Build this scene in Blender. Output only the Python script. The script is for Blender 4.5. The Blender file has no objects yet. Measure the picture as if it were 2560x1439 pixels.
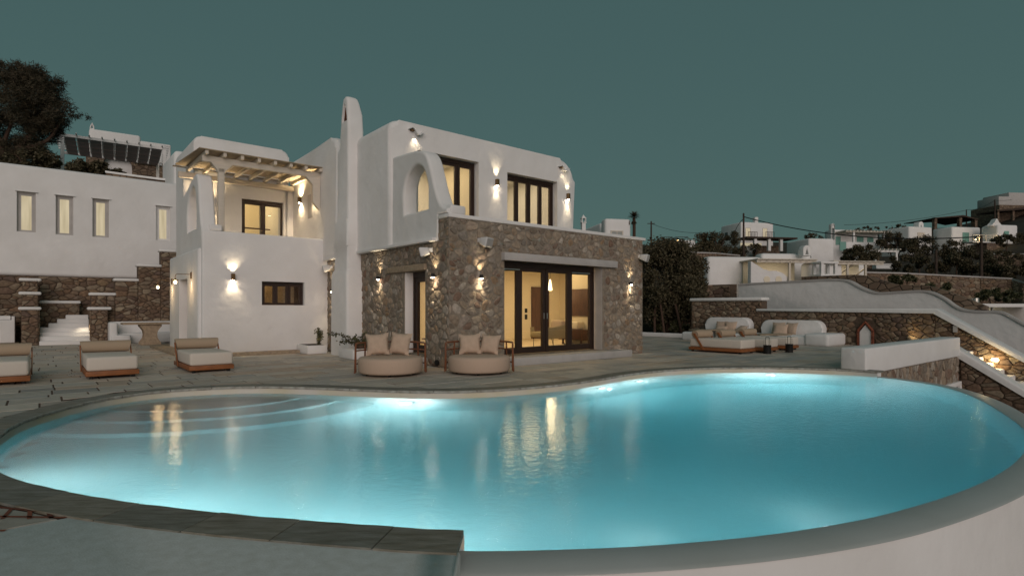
import bpy, bmesh, math, random
import numpy as np
from mathutils import Vector, Matrix
R = math.radians
rnd = random.Random(7)

# ------------------------------------------------------------------ camera, sky, sun, exposure
SC = bpy.context.scene
COL = SC.collection
F, CX, HY, EYE = 1424.0, 1280.0, 772.0, 1.4          # photo pixels; eye height over the terrace
cam = bpy.data.cameras.new('camera')
cam.sensor_width = 36.0
cam.lens = 36.0 * F / 2560.0
cam.shift_y = (HY - 719.5) / 2560.0
cam.clip_start, cam.clip_end = 0.1, 2000.0
cam_o = bpy.data.objects.new('camera', cam)
cam_o.location = (0, 0, EYE)
cam_o.rotation_euler = (R(90), 0, 0)
COL.objects.link(cam_o)
SC.camera = cam_o

SUN_EL, SUN_AZ = R(17), R(169)                       # afterglow low behind the camera
world = bpy.data.worlds.new('World')
SC.world = world
world.use_nodes = True
wt = world.node_tree
bg = wt.nodes['Background']
sky = wt.nodes.new('ShaderNodeTexSky')
sky.sky_type = 'NISHITA'
sky.sun_disc = False
sky.sun_elevation = R(3)
sky.sun_rotation = SUN_AZ
mx = wt.nodes.new('ShaderNodeMix')
mx.data_type = 'RGBA'
mx.inputs[0].default_value = 0.93
wt.links.new(sky.outputs[0], mx.inputs[6])
tcw = wt.nodes.new('ShaderNodeTexCoord'); spw = wt.nodes.new('ShaderNodeSeparateXYZ')
wt.links.new(tcw.outputs['Generated'], spw.inputs[0])
rpw = wt.nodes.new('ShaderNodeValToRGB')              # dusk teal, deepening upwards
rpw.color_ramp.elements[0].position = 0.0; rpw.color_ramp.elements[0].color = (0.68, 1.32, 1.27, 1)
rpw.color_ramp.elements[1].position = 1.0; rpw.color_ramp.elements[1].color = (0.44, 0.92, 0.92, 1)
em_ = rpw.color_ramp.elements.new(0.42); em_.color = (0.56, 1.11, 1.09, 1)
wt.links.new(spw.outputs['Z'], rpw.inputs[0]); wt.links.new(rpw.outputs[0], mx.inputs[7])
wt.links.new(mx.outputs[2], bg.inputs[0])
bg.inputs[1].default_value = 0.1

sun = bpy.data.lights.new('sun', 'SUN')
sun.energy = 1.38
sun.angle = R(50)
sun.color = (1.0, 0.85, 0.80)
sun_o = bpy.data.objects.new('sun', sun)
sd = Vector((math.sin(SUN_AZ) * math.cos(SUN_EL), math.cos(SUN_AZ) * math.cos(SUN_EL), math.sin(SUN_EL)))
sun_o.rotation_euler = sd.to_track_quat('Z', 'Y').to_euler()
COL.objects.link(sun_o)

SC.view_settings.view_transform = 'Standard'
SC.view_settings.look = 'None'
SC.view_settings.exposure = 0.0
SC.view_settings.gamma = 1.0
SC.render.engine = 'CYCLES'
SC.cycles.use_denoising = True
SC.cycles.max_bounces = 10
SC.cycles.volume_bounces = 4
SC.cycles.transparent_max_bounces = 12
SC.cycles.caustics_reflective = False
SC.cycles.caustics_refractive = False
SC.cycles.sample_clamp_indirect = 10.0

# ------------------------------------------------------------------ frames of reference
OX, OY = -1.485, 13.38                               # ground corner of the villa
AX, AY = 0.7694, 0.6388                              # along its front
ANG = math.atan2(AY, AX)
def V(a, b, z=0.0):
    return Vector((OX + a * AX - b * AY, OY + a * AY + b * AX, z))
def at(u, v, Y):
    return Vector(((u - CX) / F * Y, Y, EYE + (HY - v) / F * Y))

# ------------------------------------------------------------------ materials
def nodes(name):
    m = bpy.data.materials.new(name)
    m.use_nodes = True
    nt = m.node_tree
    return m, nt, nt.nodes['Principled BSDF']
def lk(nt, a, b): nt.links.new(a, b)
def mat(name, col, rough=0.8, var=0.0, vscale=3.0, bump=0.0, bscale=30.0, metal=0.0, rand=0.0, palette=None,
        stretch=None, spec=0.3, island=False, detail=5.0, vcol=None, bdist=0.02):
    m, nt, p = nodes(name)
    p.inputs['Roughness'].default_value = rough
    p.inputs['Metallic'].default_value = metal
    p.inputs['Specular IOR Level'].default_value = spec
    tc = nt.nodes.new('ShaderNodeTexCoord')
    co = tc.outputs['Object']
    if stretch:
        mp = nt.nodes.new('ShaderNodeMapping')
        mp.inputs['Scale'].default_value = stretch
        lk(nt, co, mp.inputs[0]); co = mp.outputs[0]
    out = None
    if palette or rand:
        oi = nt.nodes.new('ShaderNodeObjectInfo')
        src = oi.outputs['Random']
        if island:
            ge = nt.nodes.new('ShaderNodeNewGeometry')
            ad = nt.nodes.new('ShaderNodeMath'); ad.operation = 'ADD'
            lk(nt, src, ad.inputs[0]); lk(nt, ge.outputs['Random Per Island'], ad.inputs[1])
            fr = nt.nodes.new('ShaderNodeMath'); fr.operation = 'FRACT'
            lk(nt, ad.outputs[0], fr.inputs[0]); src = fr.outputs[0]
        cr = nt.nodes.new('ShaderNodeValToRGB')
        pal = palette or [tuple(c * (1 - rand) for c in col), tuple(c * (1 + rand) for c in col)]
        el = cr.color_ramp.elements
        while len(el) < len(pal): el.new(0.5)
        for i, c in enumerate(pal):
            el[i].position = i / (len(pal) - 1); el[i].color = (*c, 1)
        cr.color_ramp.interpolation = 'LINEAR'
        lk(nt, src, cr.inputs[0]); out = cr.outputs[0]
    if var:
        nz = nt.nodes.new('ShaderNodeTexNoise')
        nz.inputs['Scale'].default_value = vscale
        nz.inputs['Detail'].default_value = detail
        lk(nt, co, nz.inputs['Vector'])
        r2 = nt.nodes.new('ShaderNodeValToRGB')
        r2.color_ramp.elements[0].position = 0.3; r2.color_ramp.elements[1].position = 0.7
        lo = vcol or (1 - var,) * 3
        r2.color_ramp.elements[0].color = (*lo, 1)
        r2.color_ramp.elements[1].color = (1, 1, 1, 1)
        lk(nt, nz.outputs['Fac'], r2.inputs[0])
        mul = nt.nodes.new('ShaderNodeMix'); mul.data_type = 'RGBA'; mul.blend_type = 'MULTIPLY'
        mul.inputs[0].default_value = 1.0
        if out is not None: lk(nt, out, mul.inputs[6])
        else: mul.inputs[6].default_value = (*col, 1)
        lk(nt, r2.outputs[0], mul.inputs[7]); out = mul.outputs[2]
    if out is not None: lk(nt, out, p.inputs['Base Color'])
    else: p.inputs['Base Color'].default_value = (*col, 1)
    if bump:
        nb = nt.nodes.new('ShaderNodeTexNoise')
        nb.inputs['Scale'].default_value = bscale
        nb.inputs['Detail'].default_value = 6.0
        lk(nt, co, nb.inputs['Vector'])
        bp = nt.nodes.new('ShaderNodeBump')
        bp.inputs['Strength'].default_value = bump
        bp.inputs['Distance'].default_value = bdist
        lk(nt, nb.outputs['Fac'], bp.inputs['Height']); lk(nt, bp.outputs[0], p.inputs['Normal'])
    return m
def glow(name, col, s):
    m, nt, p = nodes(name)
    p.inputs['Base Color'].default_value = (*[c * 0.5 for c in col], 1)
    p.inputs['Emission Color'].default_value = (*col, 1)
    p.inputs['Emission Strength'].default_value = s
    return m
def pane_mat(name, refl=1.0):
    m = bpy.data.materials.new(name); m.use_nodes = True
    nt = m.node_tree; nt.nodes.clear()
    o = nt.nodes.new('ShaderNodeOutputMaterial'); t = nt.nodes.new('ShaderNodeBsdfTransparent')
    g = nt.nodes.new('ShaderNodeBsdfGlossy'); g.inputs['Roughness'].default_value = 0.02
    fr = nt.nodes.new('ShaderNodeFresnel'); fr.inputs[0].default_value = 1.5
    t.inputs[0].default_value = (0.96, 0.97, 0.96, 1)
    ge = nt.nodes.new('ShaderNodeNewGeometry'); im = nt.nodes.new('ShaderNodeMix')
    im.inputs[2].default_value = 1.5; im.inputs[3].default_value = 1 / 1.5
    lk(nt, ge.outputs['Backfacing'], im.inputs[0]); lk(nt, im.outputs[0], fr.inputs[0])
    mm = nt.nodes.new('ShaderNodeMath'); mm.operation = 'MULTIPLY'; mm.inputs[1].default_value = refl
    lk(nt, fr.outputs[0], mm.inputs[0])
    x = nt.nodes.new('ShaderNodeMixShader')
    lk(nt, mm.outputs[0], x.inputs[0]); lk(nt, t.outputs[0], x.inputs[1]); lk(nt, g.outputs[0], x.inputs[2])
    lk(nt, x.outputs[0], o.inputs[0])
    return m
M = {}
M['plaster'] = mat('white plaster', (.755, .745, .73), .85, var=.07, vscale=1.1, bump=.5, bscale=3.0, bdist=.05, vcol=(.915, .91, .90))
M['slab_top'] = mat('weathered white plaster', (.66, .66, .64), .85, var=.25, vscale=14.0, bump=.2, bscale=70, vcol=(.86, .85, .82))
M['rim'] = mat('wet rim plaster', (.37, .40, .39), .35, var=.2, vscale=1.5, bump=.08, bscale=60, vcol=(.9, .9, .88))
M['mortar'] = mat('stone mortar', (.30, .255, .20), .95, var=.35, vscale=9, bump=.8, bscale=45)
M['stone'] = mat('pale field stone', (.3, .25, .19), .9, var=.42, vscale=13, bump=.9, bscale=42, island=True,
                 palette=[(.27, .21, .15), (.43, .345, .26), (.33, .26, .185), (.54, .475, .40), (.34, .23, .14), (.33, .28, .22), (.30, .255, .205), (.24, .155, .11), (.37, .32, .265), (.24, .19, .14), (.27, .235, .195), (.46, .41, .345)])
M['joint_dark'] = mat('dry wall joints', (.125, .088, .062), .95, var=.4, vscale=9, bump=.8, bscale=40)
M['stone_dark'] = mat('brown field stone', (.2, .14, .1), .9, var=.45, vscale=9, bump=.9, bscale=30, island=True,
                      palette=[(.15, .098, .068), (.27, .19, .125), (.19, .125, .085), (.33, .26, .18), (.16, .112, .088), (.25, .16, .10), (.22, .168, .12), (.38, .31, .22), (.18, .125, .095), (.29, .20, .12)])
def rubble(name, pal, scale):
    m, nt, p = nodes(name); p.inputs['Roughness'].default_value = .95
    tc = nt.nodes.new('ShaderNodeTexCoord'); mp = nt.nodes.new('ShaderNodeMapping'); mp.inputs['Scale'].default_value = (1, 1, 1.5)
    lk(nt, tc.outputs['Object'], mp.inputs[0])
    v1 = nt.nodes.new('ShaderNodeTexVoronoi'); v1.inputs['Scale'].default_value = scale; lk(nt, mp.outputs[0], v1.inputs['Vector'])
    v2 = nt.nodes.new('ShaderNodeTexVoronoi'); v2.feature = 'DISTANCE_TO_EDGE'; v2.inputs['Scale'].default_value = scale; lk(nt, mp.outputs[0], v2.inputs['Vector'])
    sp = nt.nodes.new('ShaderNodeSeparateColor'); lk(nt, v1.outputs['Color'], sp.inputs[0])
    cr = nt.nodes.new('ShaderNodeValToRGB'); el = cr.color_ramp.elements
    while len(el) < len(pal): el.new(.5)
    for i, c in enumerate(pal): el[i].position = i / (len(pal) - 1); el[i].color = (*c, 1)
    lk(nt, sp.outputs[0], cr.inputs[0])
    r2 = nt.nodes.new('ShaderNodeValToRGB'); r2.color_ramp.elements[0].color = (.35, .33, .31, 1); r2.color_ramp.elements[1].position = .09
    lk(nt, v2.outputs['Distance'], r2.inputs[0])
    ml = nt.nodes.new('ShaderNodeMix'); ml.data_type = 'RGBA'; ml.blend_type = 'MULTIPLY'; ml.inputs[0].default_value = 1
    lk(nt, cr.outputs[0], ml.inputs[6]); lk(nt, r2.outputs[0], ml.inputs[7]); lk(nt, ml.outputs[2], p.inputs['Base Color'])
    bp = nt.nodes.new('ShaderNodeBump'); bp.inputs['Strength'].default_value = .8; bp.inputs['Distance'].default_value = .06
    lk(nt, r2.outputs[0], bp.inputs['Height']); lk(nt, bp.outputs[0], p.inputs['Normal'])
    return m
M['stone_far'] = rubble('terrace rubble', [(.10, .065, .045), (.20, .14, .095), (.14, .095, .065), (.26, .19, .13), (.12, .085, .065)], 2.6)
M['paving'] = mat('slate paving', (.3, .28, .25), .62, var=.3, vscale=3.5, bump=.35, bscale=25, island=True, stretch=(1, 3.2, 1), vcol=(.74, .72, .68),
                  palette=[(.40, .385, .35), (.62, .56, .48), (.50, .465, .41), (.32, .31, .285), (.60, .51, .41), (.46, .445, .41), (.52, .40, .30), (.40, .395, .375), (.59, .54, .475)])
M['grout'] = mat('brown grout', (.12, .075, .052), .95, var=.3, vscale=8)
M['coping'] = mat('slate coping', (.25, .25, .22), .6, var=.42, vscale=4, bump=.6, bscale=20, island=True, stretch=(1.0, 5.0, 1), vcol=(.55, .52, .44),
                  palette=[(.2, .2, .175), (.27, .265, .23), (.235, .235, .21), (.29, .27, .225)])
M['coping_edge'] = mat('pale cleft slate edge', (.50, .50, .46), .8, var=.55, vscale=9, bump=.8, bscale=25, vcol=(.5, .47, .42))
M['concrete'] = mat('grey lintel plaster', (.46, .44, .42), .85, var=.15, vscale=3, bump=.2, bscale=25)
M['limestone'] = mat('sandy limestone', (.40, .31, .215), .85, var=.35, vscale=14, bump=.4, bscale=40)
M['frame'] = mat('dark walnut frame', (.040, .021, .014), .5, var=.4, vscale=3, stretch=(8, 8, .7), spec=.4)
M['teak'] = mat('oiled teak', (.36, .135, .05), .5, var=.45, vscale=4, stretch=(1, 9, 9), bump=.15, bscale=30)
M['rattan'] = mat('varnished rattan pole', (.24, .085, .035), .35, var=.45, vscale=8, spec=.5)
M['fabric'] = mat('pale woven fabric', (.70, .63, .55), .95, var=.15, vscale=160, bump=.35, bscale=260, bdist=.004)
M['fabric_tan'] = mat('tan woven fabric', (.44, .335, .235), .95, var=.14, vscale=160, bump=.3, bscale=260, bdist=.004)
M['fabric_rose'] = mat('brown beige fabric', (.56, .42, .32), .95, var=.12, vscale=140, bump=.3, bscale=240, bdist=.004)
M['fabric_pillow'] = mat('sand pillow fabric', (.56, .42, .315), .95, var=.16, vscale=9, bump=.5, bscale=14, bdist=.02)
M['black'] = mat('black metal', (.012, .011, .010), .5)
M['bronze'] = mat('bronze', (.20, .12, .055), .4, metal=.7)
M['steel'] = mat('brushed steel', (.5, .48, .44), .35, metal=.8)
M['white_plastic'] = mat('white plastic', (.62, .62, .61), .45)
M['white_wood'] = mat('white painted timber', (.62, .56, .47), .7, var=.12, vscale=4, stretch=(1, 6, 6))
M['roof_board'] = mat('bleached boards', (.42, .345, .25), .8, var=.35, vscale=5, stretch=(.6, 12, 6))
M['basin'] = mat('pool plaster', (.70, .80, .80), .9, var=.06, vscale=1.0)
M['poolband'] = mat('waterline band', (.78, .76, .71), .7, var=.35, vscale=1.2, vcol=(.90, .85, .66))
M['rust'] = mat('rusty flue', (.16, .05, .02), .9, var=.6, vscale=9)
M['ground'] = mat('dry hillside', (.055, .042, .028), .95, var=.5, vscale=.25, bump=.6, bscale=1.5, detail=9)
M['leaf_dark'] = mat('dark shrub leaves', (.040, .042, .022), .65, island=True, palette=[(.030, .026, .014), (.085, .068, .036), (.052, .048, .024), (.12, .098, .055)])
M['leaf_pine'] = mat('dusky pine foliage', (.035, .035, .02), .75, island=True, palette=[(.020, .018, .012), (.062, .048, .028), (.04, .036, .02), (.09, .068, .04)])
M['leaf_green'] = mat('planter leaves', (.06, .07, .03), .55, island=True, palette=[(.03, .036, .016), (.075, .07, .03), (.05, .058, .024), (.13, .115, .06)])
M['bark'] = mat('bark', (.09, .055, .038), .95, var=.5, vscale=7, bump=.8, bscale=15)
M['pole'] = mat('weathered pole wood', (.065, .045, .034), .9, var=.4, vscale=3)
M['cable'] = mat('black cable', (.012, .012, .012), .6)
M['green_paint'] = mat('turquoise shutter paint', (.17, .34, .29), .6)
M['shade_cloth'] = mat('taupe shade cloth', (.50, .41, .40), .9)
_nt = M['shade_cloth'].node_tree; _p = _nt.nodes['Principled BSDF']; _tl = _nt.nodes.new('ShaderNodeBsdfTranslucent'); _tl.inputs[0].default_value = (.34, .22, .20, 1)
_x = _nt.nodes.new('ShaderNodeMixShader'); _x.inputs[0].default_value = .45; lk(_nt, _p.outputs[0], _x.inputs[1]); lk(_nt, _tl.outputs[0], _x.inputs[2]); lk(_nt, _x.outputs[0], _nt.nodes['Material Output'].inputs[0])
M['brick'] = mat('red brick', (.24, .075, .04), .9, island=True, palette=[(.16, .05, .03), (.30, .10, .055), (.22, .07, .04)], var=.3, vscale=12)
M['glass'] = pane_mat('window glass', 1.0)
M['cream'] = mat('cream interior wall', (.72, .645, .50), .9)
M['floor_in'] = mat('pale interior floor', (.58, .48, .34), .5, var=.1, vscale=2)
M['interior_wood'] = mat('dark veneer', (.12, .055, .028), .45, var=.4, vscale=4, stretch=(7, 7, .6))
M['olive_fabric'] = mat('ochre grey wool', (.30, .24, .13), .95, var=.12, vscale=120)
M['bulb'] = glow('warm bulb', (1.0, .72, .38), 9.0)
M['spotglow'] = glow('warm lens', (1.0, .80, .58), 100.0)
M['pendant'] = glow('frosted pendant', (1.0, .82, .5), 3.0)
M['poollight'] = glow('pool light lens', (.86, .95, 1.0), 2.5)
M['litpane'] = glow('lit frosted pane', (.50, .405, .235), .9)
_m = M['litpane']; _nt = _m.node_tree; _p = _nt.nodes['Principled BSDF']
_tc = _nt.nodes.new('ShaderNodeTexCoord'); _mp = _nt.nodes.new('ShaderNodeMapping'); _mp.inputs['Scale'].default_value = (5, 5, .5)
lk(_nt, _tc.outputs['Object'], _mp.inputs[0]); _nz = _nt.nodes.new('ShaderNodeTexNoise'); _nz.inputs['Scale'].default_value = 1.6; lk(_nt, _mp.outputs[0], _nz.inputs['Vector'])
_cr = _nt.nodes.new('ShaderNodeValToRGB'); _cr.color_ramp.elements[0].position = .3; _cr.color_ramp.elements[1].position = .7
_cr.color_ramp.elements[0].color = (.36, .31, .20, 1); _cr.color_ramp.elements[1].color = (.54, .47, .32, 1)
lk(_nt, _nz.outputs['Fac'], _cr.inputs[0]); lk(_nt, _cr.outputs[0], _p.inputs['Emission Color'])
M['litfar'] = glow('far window and lit wall glow', (.62, .53, .36), .6)
M['darkpane'] = mat('dark window glass', (.03, .034, .034), .12, spec=.6)
M['greypane'] = mat('grey curtained window', (.30, .31, .29), .35)
M['ember'] = M['black']

# ------------------------------------------------------------------ mesh helpers
class MB:
    def __init__(s): s.v, s.f = [], []
    def add(s, v, f):
        n = len(s.v); s.v += [tuple(x) for x in v]; s.f += [tuple(i + n for i in q) for q in f]; return s
    def box(s, x0, x1, y0, y1, z0, z1):
        v = [(x, y, z) for z in (z0, z1) for y in (y0, y1) for x in (x0, x1)]
        return s.add(v, [(0, 2, 3, 1), (4, 5, 7, 6), (0, 1, 5, 4), (2, 6, 7, 3), (0, 4, 6, 2), (1, 3, 7, 5)])
    def bm(s, b, mtx=None):
        b.verts.ensure_lookup_table(); b.verts.index_update()
        v = [(mtx @ x.co if mtx else x.co.copy()) for x in b.verts]
        f = [[x.index for x in q.verts] for q in b.faces]
        b.free(); return s.add(v, f)
    def rbox(s, x0, x1, y0, y1, z0, z1, r=.05, seg=3, mtx=None, vertical_only=False):
        b = bmesh.new(); bmesh.ops.create_cube(b, size=1)
        for q in b.verts:
            q.co = ((x0 + x1) / 2 + q.co.x * (x1 - x0), (y0 + y1) / 2 + q.co.y * (y1 - y0), (z0 + z1) / 2 + q.co.z * (z1 - z0))
        es = [e for e in b.edges if not vertical_only or abs(e.verts[0].co.z - e.verts[1].co.z) > 1e-4]
        bmesh.ops.bevel(b, geom=es, offset=r, segments=seg, profile=.5, affect='EDGES', clamp_overlap=True)
        return s.bm(b, mtx)
    def tube(s, pts, r, n=8, r1=None, cap=True):
        pts = [Vector(p) for p in pts]; L = len(pts); rings = []
        up = Vector((0, 0, 1)); base = len(s.v); prev = None
        for i, p in enumerate(pts):
            d = (pts[min(i + 1, L - 1)] - pts[max(i - 1, 0)]).normalized()
            if prev is None:
                x = d.cross(up if abs(d.z) < .95 else Vector((1, 0, 0))).normalized()
            else:
                x = (prev - d * prev.dot(d)).normalized()
            prev = x; y = d.cross(x)
            rr = r if r1 is None else r + (r1 - r) * i / (L - 1)
            for k in range(n):
                t = 2 * math.pi * k / n
                s.v.append(tuple(p + x * math.cos(t) * rr + y * math.sin(t) * rr))
        for i in range(L - 1):
            for k in range(n):
                a, c = base + i * n + k, base + i * n + (k + 1) % n
                s.f.append((a, c, c + n, a + n))
        if cap:
            s.f.append(tuple(base + k for k in range(n))[::-1]); s.f.append(tuple(base + (L - 1) * n + k for k in range(n)))
        return s
    def lathe(s, prof, n=24, c=(0, 0, 0)):
        base = len(s.v)
        for (r, z) in prof:
            for k in range(n):
                t = 2 * math.pi * k / n
                s.v.append((c[0] + r * math.cos(t), c[1] + r * math.sin(t), c[2] + z))
        for i in range(len(prof) - 1):
            for k in range(n):
                a, d = base + i * n + k, base + i * n + (k + 1) % n
                s.f.append((a, d, d + n, a + n))
        if prof[0][0] > 1e-5: s.f.append(tuple(base + k for k in range(n))[::-1])
        if prof[-1][0] > 1e-5: s.f.append(tuple(base + (len(prof) - 1) * n + k for k in range(n)))
        return s
    def prism(s, poly, d0, d1, P, r=0.0, seg=3):
        b = bmesh.new()
        v0 = [b.verts.new((x, y, d0)) for x, y in poly]; v1 = [b.verts.new((x, y, d1)) for x, y in poly]
        n = len(poly)
        c0 = b.faces.new(v0[::-1]); c1 = b.faces.new(v1)
        for i in range(n): b.faces.new((v0[i], v0[(i + 1) % n], v1[(i + 1) % n], v1[i]))
        if r:
            bmesh.ops.bevel(b, geom=list(set(list(c0.edges) + list(c1.edges))), offset=r, segments=seg, profile=.5, affect='EDGES')
        for q in b.verts: q.co = Vector(P(q.co.x, q.co.y, q.co.z))
        bmesh.ops.recalc_face_normals(b, faces=b.faces)
        return s.bm(b)
    def panel(s, x0, x1, z0, z1, d0, d1, holes, P):
        xs = sorted({x0, x1, *[min(max(h[i], x0), x1) for h in holes for i in (0, 1)]})
        zs = sorted({z0, z1, *[min(max(h[i], z0), z1) for h in holes for i in (2, 3)]})
        for i in range(len(xs) - 1):
            for j in range(len(zs) - 1):
                cx, cz = (xs[i] + xs[i + 1]) / 2, (zs[j] + zs[j + 1]) / 2
                if any(h[0] < cx < h[1] and h[2] < cz < h[3] for h in holes): continue
                m = MB().box(xs[i], xs[i + 1], d0, d1, zs[j], zs[j + 1])
                s.add([P(x, z, d) for x, d, z in m.v], m.f)
        return s
    def build(s, name, m, parent=None, smooth=True, angle=35):
        me = bpy.data.meshes.new(name)
        me.from_pydata([tuple(x) for x in s.v], [], s.f)
        return link(name, me, m, parent, smooth, angle)
def link(name, me, m, parent=None, smooth=True, angle=35):
    if m is not None: me.materials.append(M[m] if isinstance(m, str) else m)
    if smooth:
        me.shade_smooth(); me.set_sharp_from_angle(angle=R(angle))
    o = bpy.data.objects.new(name, me); COL.objects.link(o)
    if parent is not None: o.parent = parent
    return o
def thing(name, label, cat, loc=(0, 0, 0), rz=0.0, group=None):
    o = bpy.data.objects.new(name, None); o.empty_display_size = .2
    COL.objects.link(o); o.location = loc; o.rotation_euler = (0, 0, rz)
    o['label'] = label; o['category'] = cat
    if group: o['group'] = group
    return o
def tag(o, label, cat, group=None):
    o['label'] = label; o['category'] = cat
    if group: o['group'] = group
    return o
def struct(o, kind='structure'):
    o['kind'] = kind; return o
def kids(o): return [c for c in bpy.data.objects if c.parent == o]
def dup(root, loc, rz=None, label=None, group=None):
    def cp(o, par):
        c = o.copy(); COL.objects.link(c); c.parent = par
        for ch in children[o]: cp(ch, c)
        return c
    children = {}
    def walk(o):
        children[o] = list(o.children)
        for ch in children[o]: walk(ch)
    walk(root)
    c = cp(root, None); c.location = loc
    if rz is not None: c.rotation_euler = (0, 0, rz)
    if label: c['label'] = label
    if group: c['group'] = group
    return c
def light(kind, loc, energy, col, parent=None, direction=None, size=.05, angle=60, blend=.6, size_y=None):
    l = bpy.data.lights.new('light', kind); l.energy = energy; l.color = col
    if kind == 'AREA':
        l.size = size
        if size_y: l.shape = 'RECTANGLE'; l.size_y = size_y
    else: l.shadow_soft_size = size
    if kind == 'SPOT': l.spot_size = R(angle); l.spot_blend = blend
    o = bpy.data.objects.new('light', l); COL.objects.link(o); o.location = loc
    if direction is not None: o.rotation_euler = (-Vector(direction)).to_track_quat('Z', 'Y').to_euler()
    if parent is not None: o.parent = parent
    return o
def slab2d(outline, holes, d0, d1, P, r=.05, res=3):
    cu = bpy.data.curves.new('tmp', 'CURVE'); cu.dimensions = '2D'; cu.fill_mode = 'BOTH'
    for pl in [outline] + holes:
        sp = cu.splines.new('POLY'); sp.points.add(len(pl) - 1); sp.use_cyclic_u = True
        for q, (x, y) in zip(sp.points, pl): q.co = (x, y, 0, 1)
    cu.extrude = (d1 - d0) / 2 - r; cu.bevel_depth = r; cu.bevel_resolution = res; cu.offset = -r
    o = bpy.data.objects.new('tmp', cu); COL.objects.link(o)
    me = bpy.data.meshes.new_from_object(o.evaluated_get(bpy.context.evaluated_depsgraph_get()))
    bpy.data.objects.remove(o); bpy.data.curves.remove(cu)
    for q in me.vertices: q.co = Vector(P(q.co.x, q.co.y, q.co.z + (d0 + d1) / 2))
    me.materials.clear()
    return me
def boolean(me, cutters):
    o = bpy.data.objects.new('tmp', me); COL.objects.link(o); tmp = []
    for cm in cutters:
        c = bpy.data.objects.new('cut', cm); COL.objects.link(c); tmp.append(c)
        md = o.modifiers.new('b', 'BOOLEAN'); md.operation = 'DIFFERENCE'; md.solver = 'EXACT'; md.object = c
    out = bpy.data.meshes.new_from_object(o.evaluated_get(bpy.context.evaluated_depsgraph_get()))
    for c in tmp: bpy.data.objects.remove(c)
    bpy.data.objects.remove(o)
    return out
def raw(mb):
    me = bpy.data.meshes.new('raw'); me.from_pydata([tuple(x) for x in mb.v], [], mb.f)
    b = bmesh.new(); b.from_mesh(me); bmesh.ops.recalc_face_normals(b, faces=b.faces); b.to_mesh(me); b.free()
    return me
def corner(x, y, r, a0, a1, n=6):
    return [(x + r * math.cos(R(a0 + (a1 - a0) * i / n)), y + r * math.sin(R(a0 + (a1 - a0) * i / n))) for i in range(n + 1)]
def smooth_path(pts, n=6, closed=False):
    out = []; L = len(pts)
    for i in range(L if closed else L - 1):
        g = lambda k: Vector(pts[k % L] if closed else pts[min(max(k, 0), L - 1)])
        p0, p1, p2, p3 = g(i - 1), g(i), g(i + 1), g(i + 2)
        for k in range(n):
            t = k / n
            out.append(tuple(.5 * ((2 * p1) + (p2 - p0) * t + (2 * p0 - 5 * p1 + 4 * p2 - p3) * t * t + (3 * p1 - p0 - 3 * p2 + p3) * t ** 3)))
    if not closed: out.append(tuple(pts[-1]))
    return out
FRONT = lambda s, t, d: (s, d, t)          # s along a, t up, d into the house (b)
SIDE = lambda s, t, d: (d, s, t)           # s along b, t up, d along a

# polygon clipping by half plane  nx*x+ny*y <= c
def clip(poly, nx, ny, c):
    out = []; n = len(poly)
    for i in range(n):
        p, q = poly[i], poly[(i + 1) % n]
        dp, dq = nx * p[0] + ny * p[1] - c, nx * q[0] + ny * q[1] - c
        if dp <= 0: out.append(p)
        if (dp < 0 < dq) or (dq < 0 < dp):
            t = dp / (dp - dq); out.append((p[0] + (q[0] - p[0]) * t, p[1] + (q[1] - p[1]) * t))
    return out
def area(p): return .5 * abs(sum(p[i][0] * p[(i + 1) % len(p)][1] - p[(i + 1) % len(p)][0] * p[i][1] for i in range(len(p))))
def cells(region, holes, cw, ch, rg, jit=.42):
    xs = [p[0] for p in region]; ys = [p[1] for p in region]
    nx, ny = int((max(xs) - min(xs)) / cw) + 3, int((max(ys) - min(ys)) / ch) + 3
    pts = {}
    for i in range(-1, nx):
        for j in range(-1, ny):
            q = rg.random()
            if q < .17: continue
            x = min(xs) + (i + (.25 if j % 2 else -.25) + rg.uniform(-jit, jit) * 1.15) * cw; y = min(ys) + (j + rg.uniform(-jit, jit)) * ch
            pts[i, j] = [(x, y)]
            if q > .74:                                     # a few small stones wedged between the large ones
                for _ in range(rg.choice([1, 1, 2])): pts[i, j].append((x + rg.choice([-1, 1]) * rg.uniform(.28, .48) * cw, y + rg.choice([-1, 1]) * rg.uniform(.25, .48) * ch))
    res = []
    for (i, j), lst in pts.items():
      for p in lst:
        pl = [(p[0] - 2 * cw, p[1] - 2 * ch), (p[0] + 2 * cw, p[1] - 2 * ch), (p[0] + 2 * cw, p[1] + 2 * ch), (p[0] - 2 * cw, p[1] + 2 * ch)]
        for di in (-2, -1, 0, 1, 2):
            for dj in (-2, -1, 0, 1, 2):
                for q in pts.get((i + di, j + dj), ()):
                    if q is p: continue
                    ex, ey = (q[0] - p[0]) / cw ** 2, (q[1] - p[1]) / ch ** 2      # squashed metric keeps stones lying flat
                    pl = clip(pl, ex, ey, ex * (p[0] + q[0]) / 2 + ey * (p[1] + q[1]) / 2)
                    if len(pl) < 3: break
                if len(pl) < 3: break
            if len(pl) < 3: break
        n = len(region)
        for k in range(n):
            if len(pl) < 3: break
            (x0, y0), (x1, y1) = region[k], region[(k + 1) % n]
            ex, ey = y1 - y0, -(x1 - x0)
            pl = clip(pl, ex, ey, ex * x0 + ey * y0)
        for h in holes:
            if len(pl) < 3: break
            cx = sum(q[0] for q in pl) / len(pl); cy = sum(q[1] for q in pl) / len(pl)
            opts = [(h[0] - cx, (1, 0, h[0])), (cx - h[1], (-1, 0, -h[1])), (h[2] - cy, (0, 1, h[2])), (cy - h[3], (0, -1, -h[3]))]
            best = max(opts, key=lambda t: t[0])
            if best[0] < 0: pl = []
            else: pl = clip(pl, *best[1])
        if len(pl) >= 3 and area(pl) > cw * ch * .08: res.append(pl)
    return res
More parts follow.
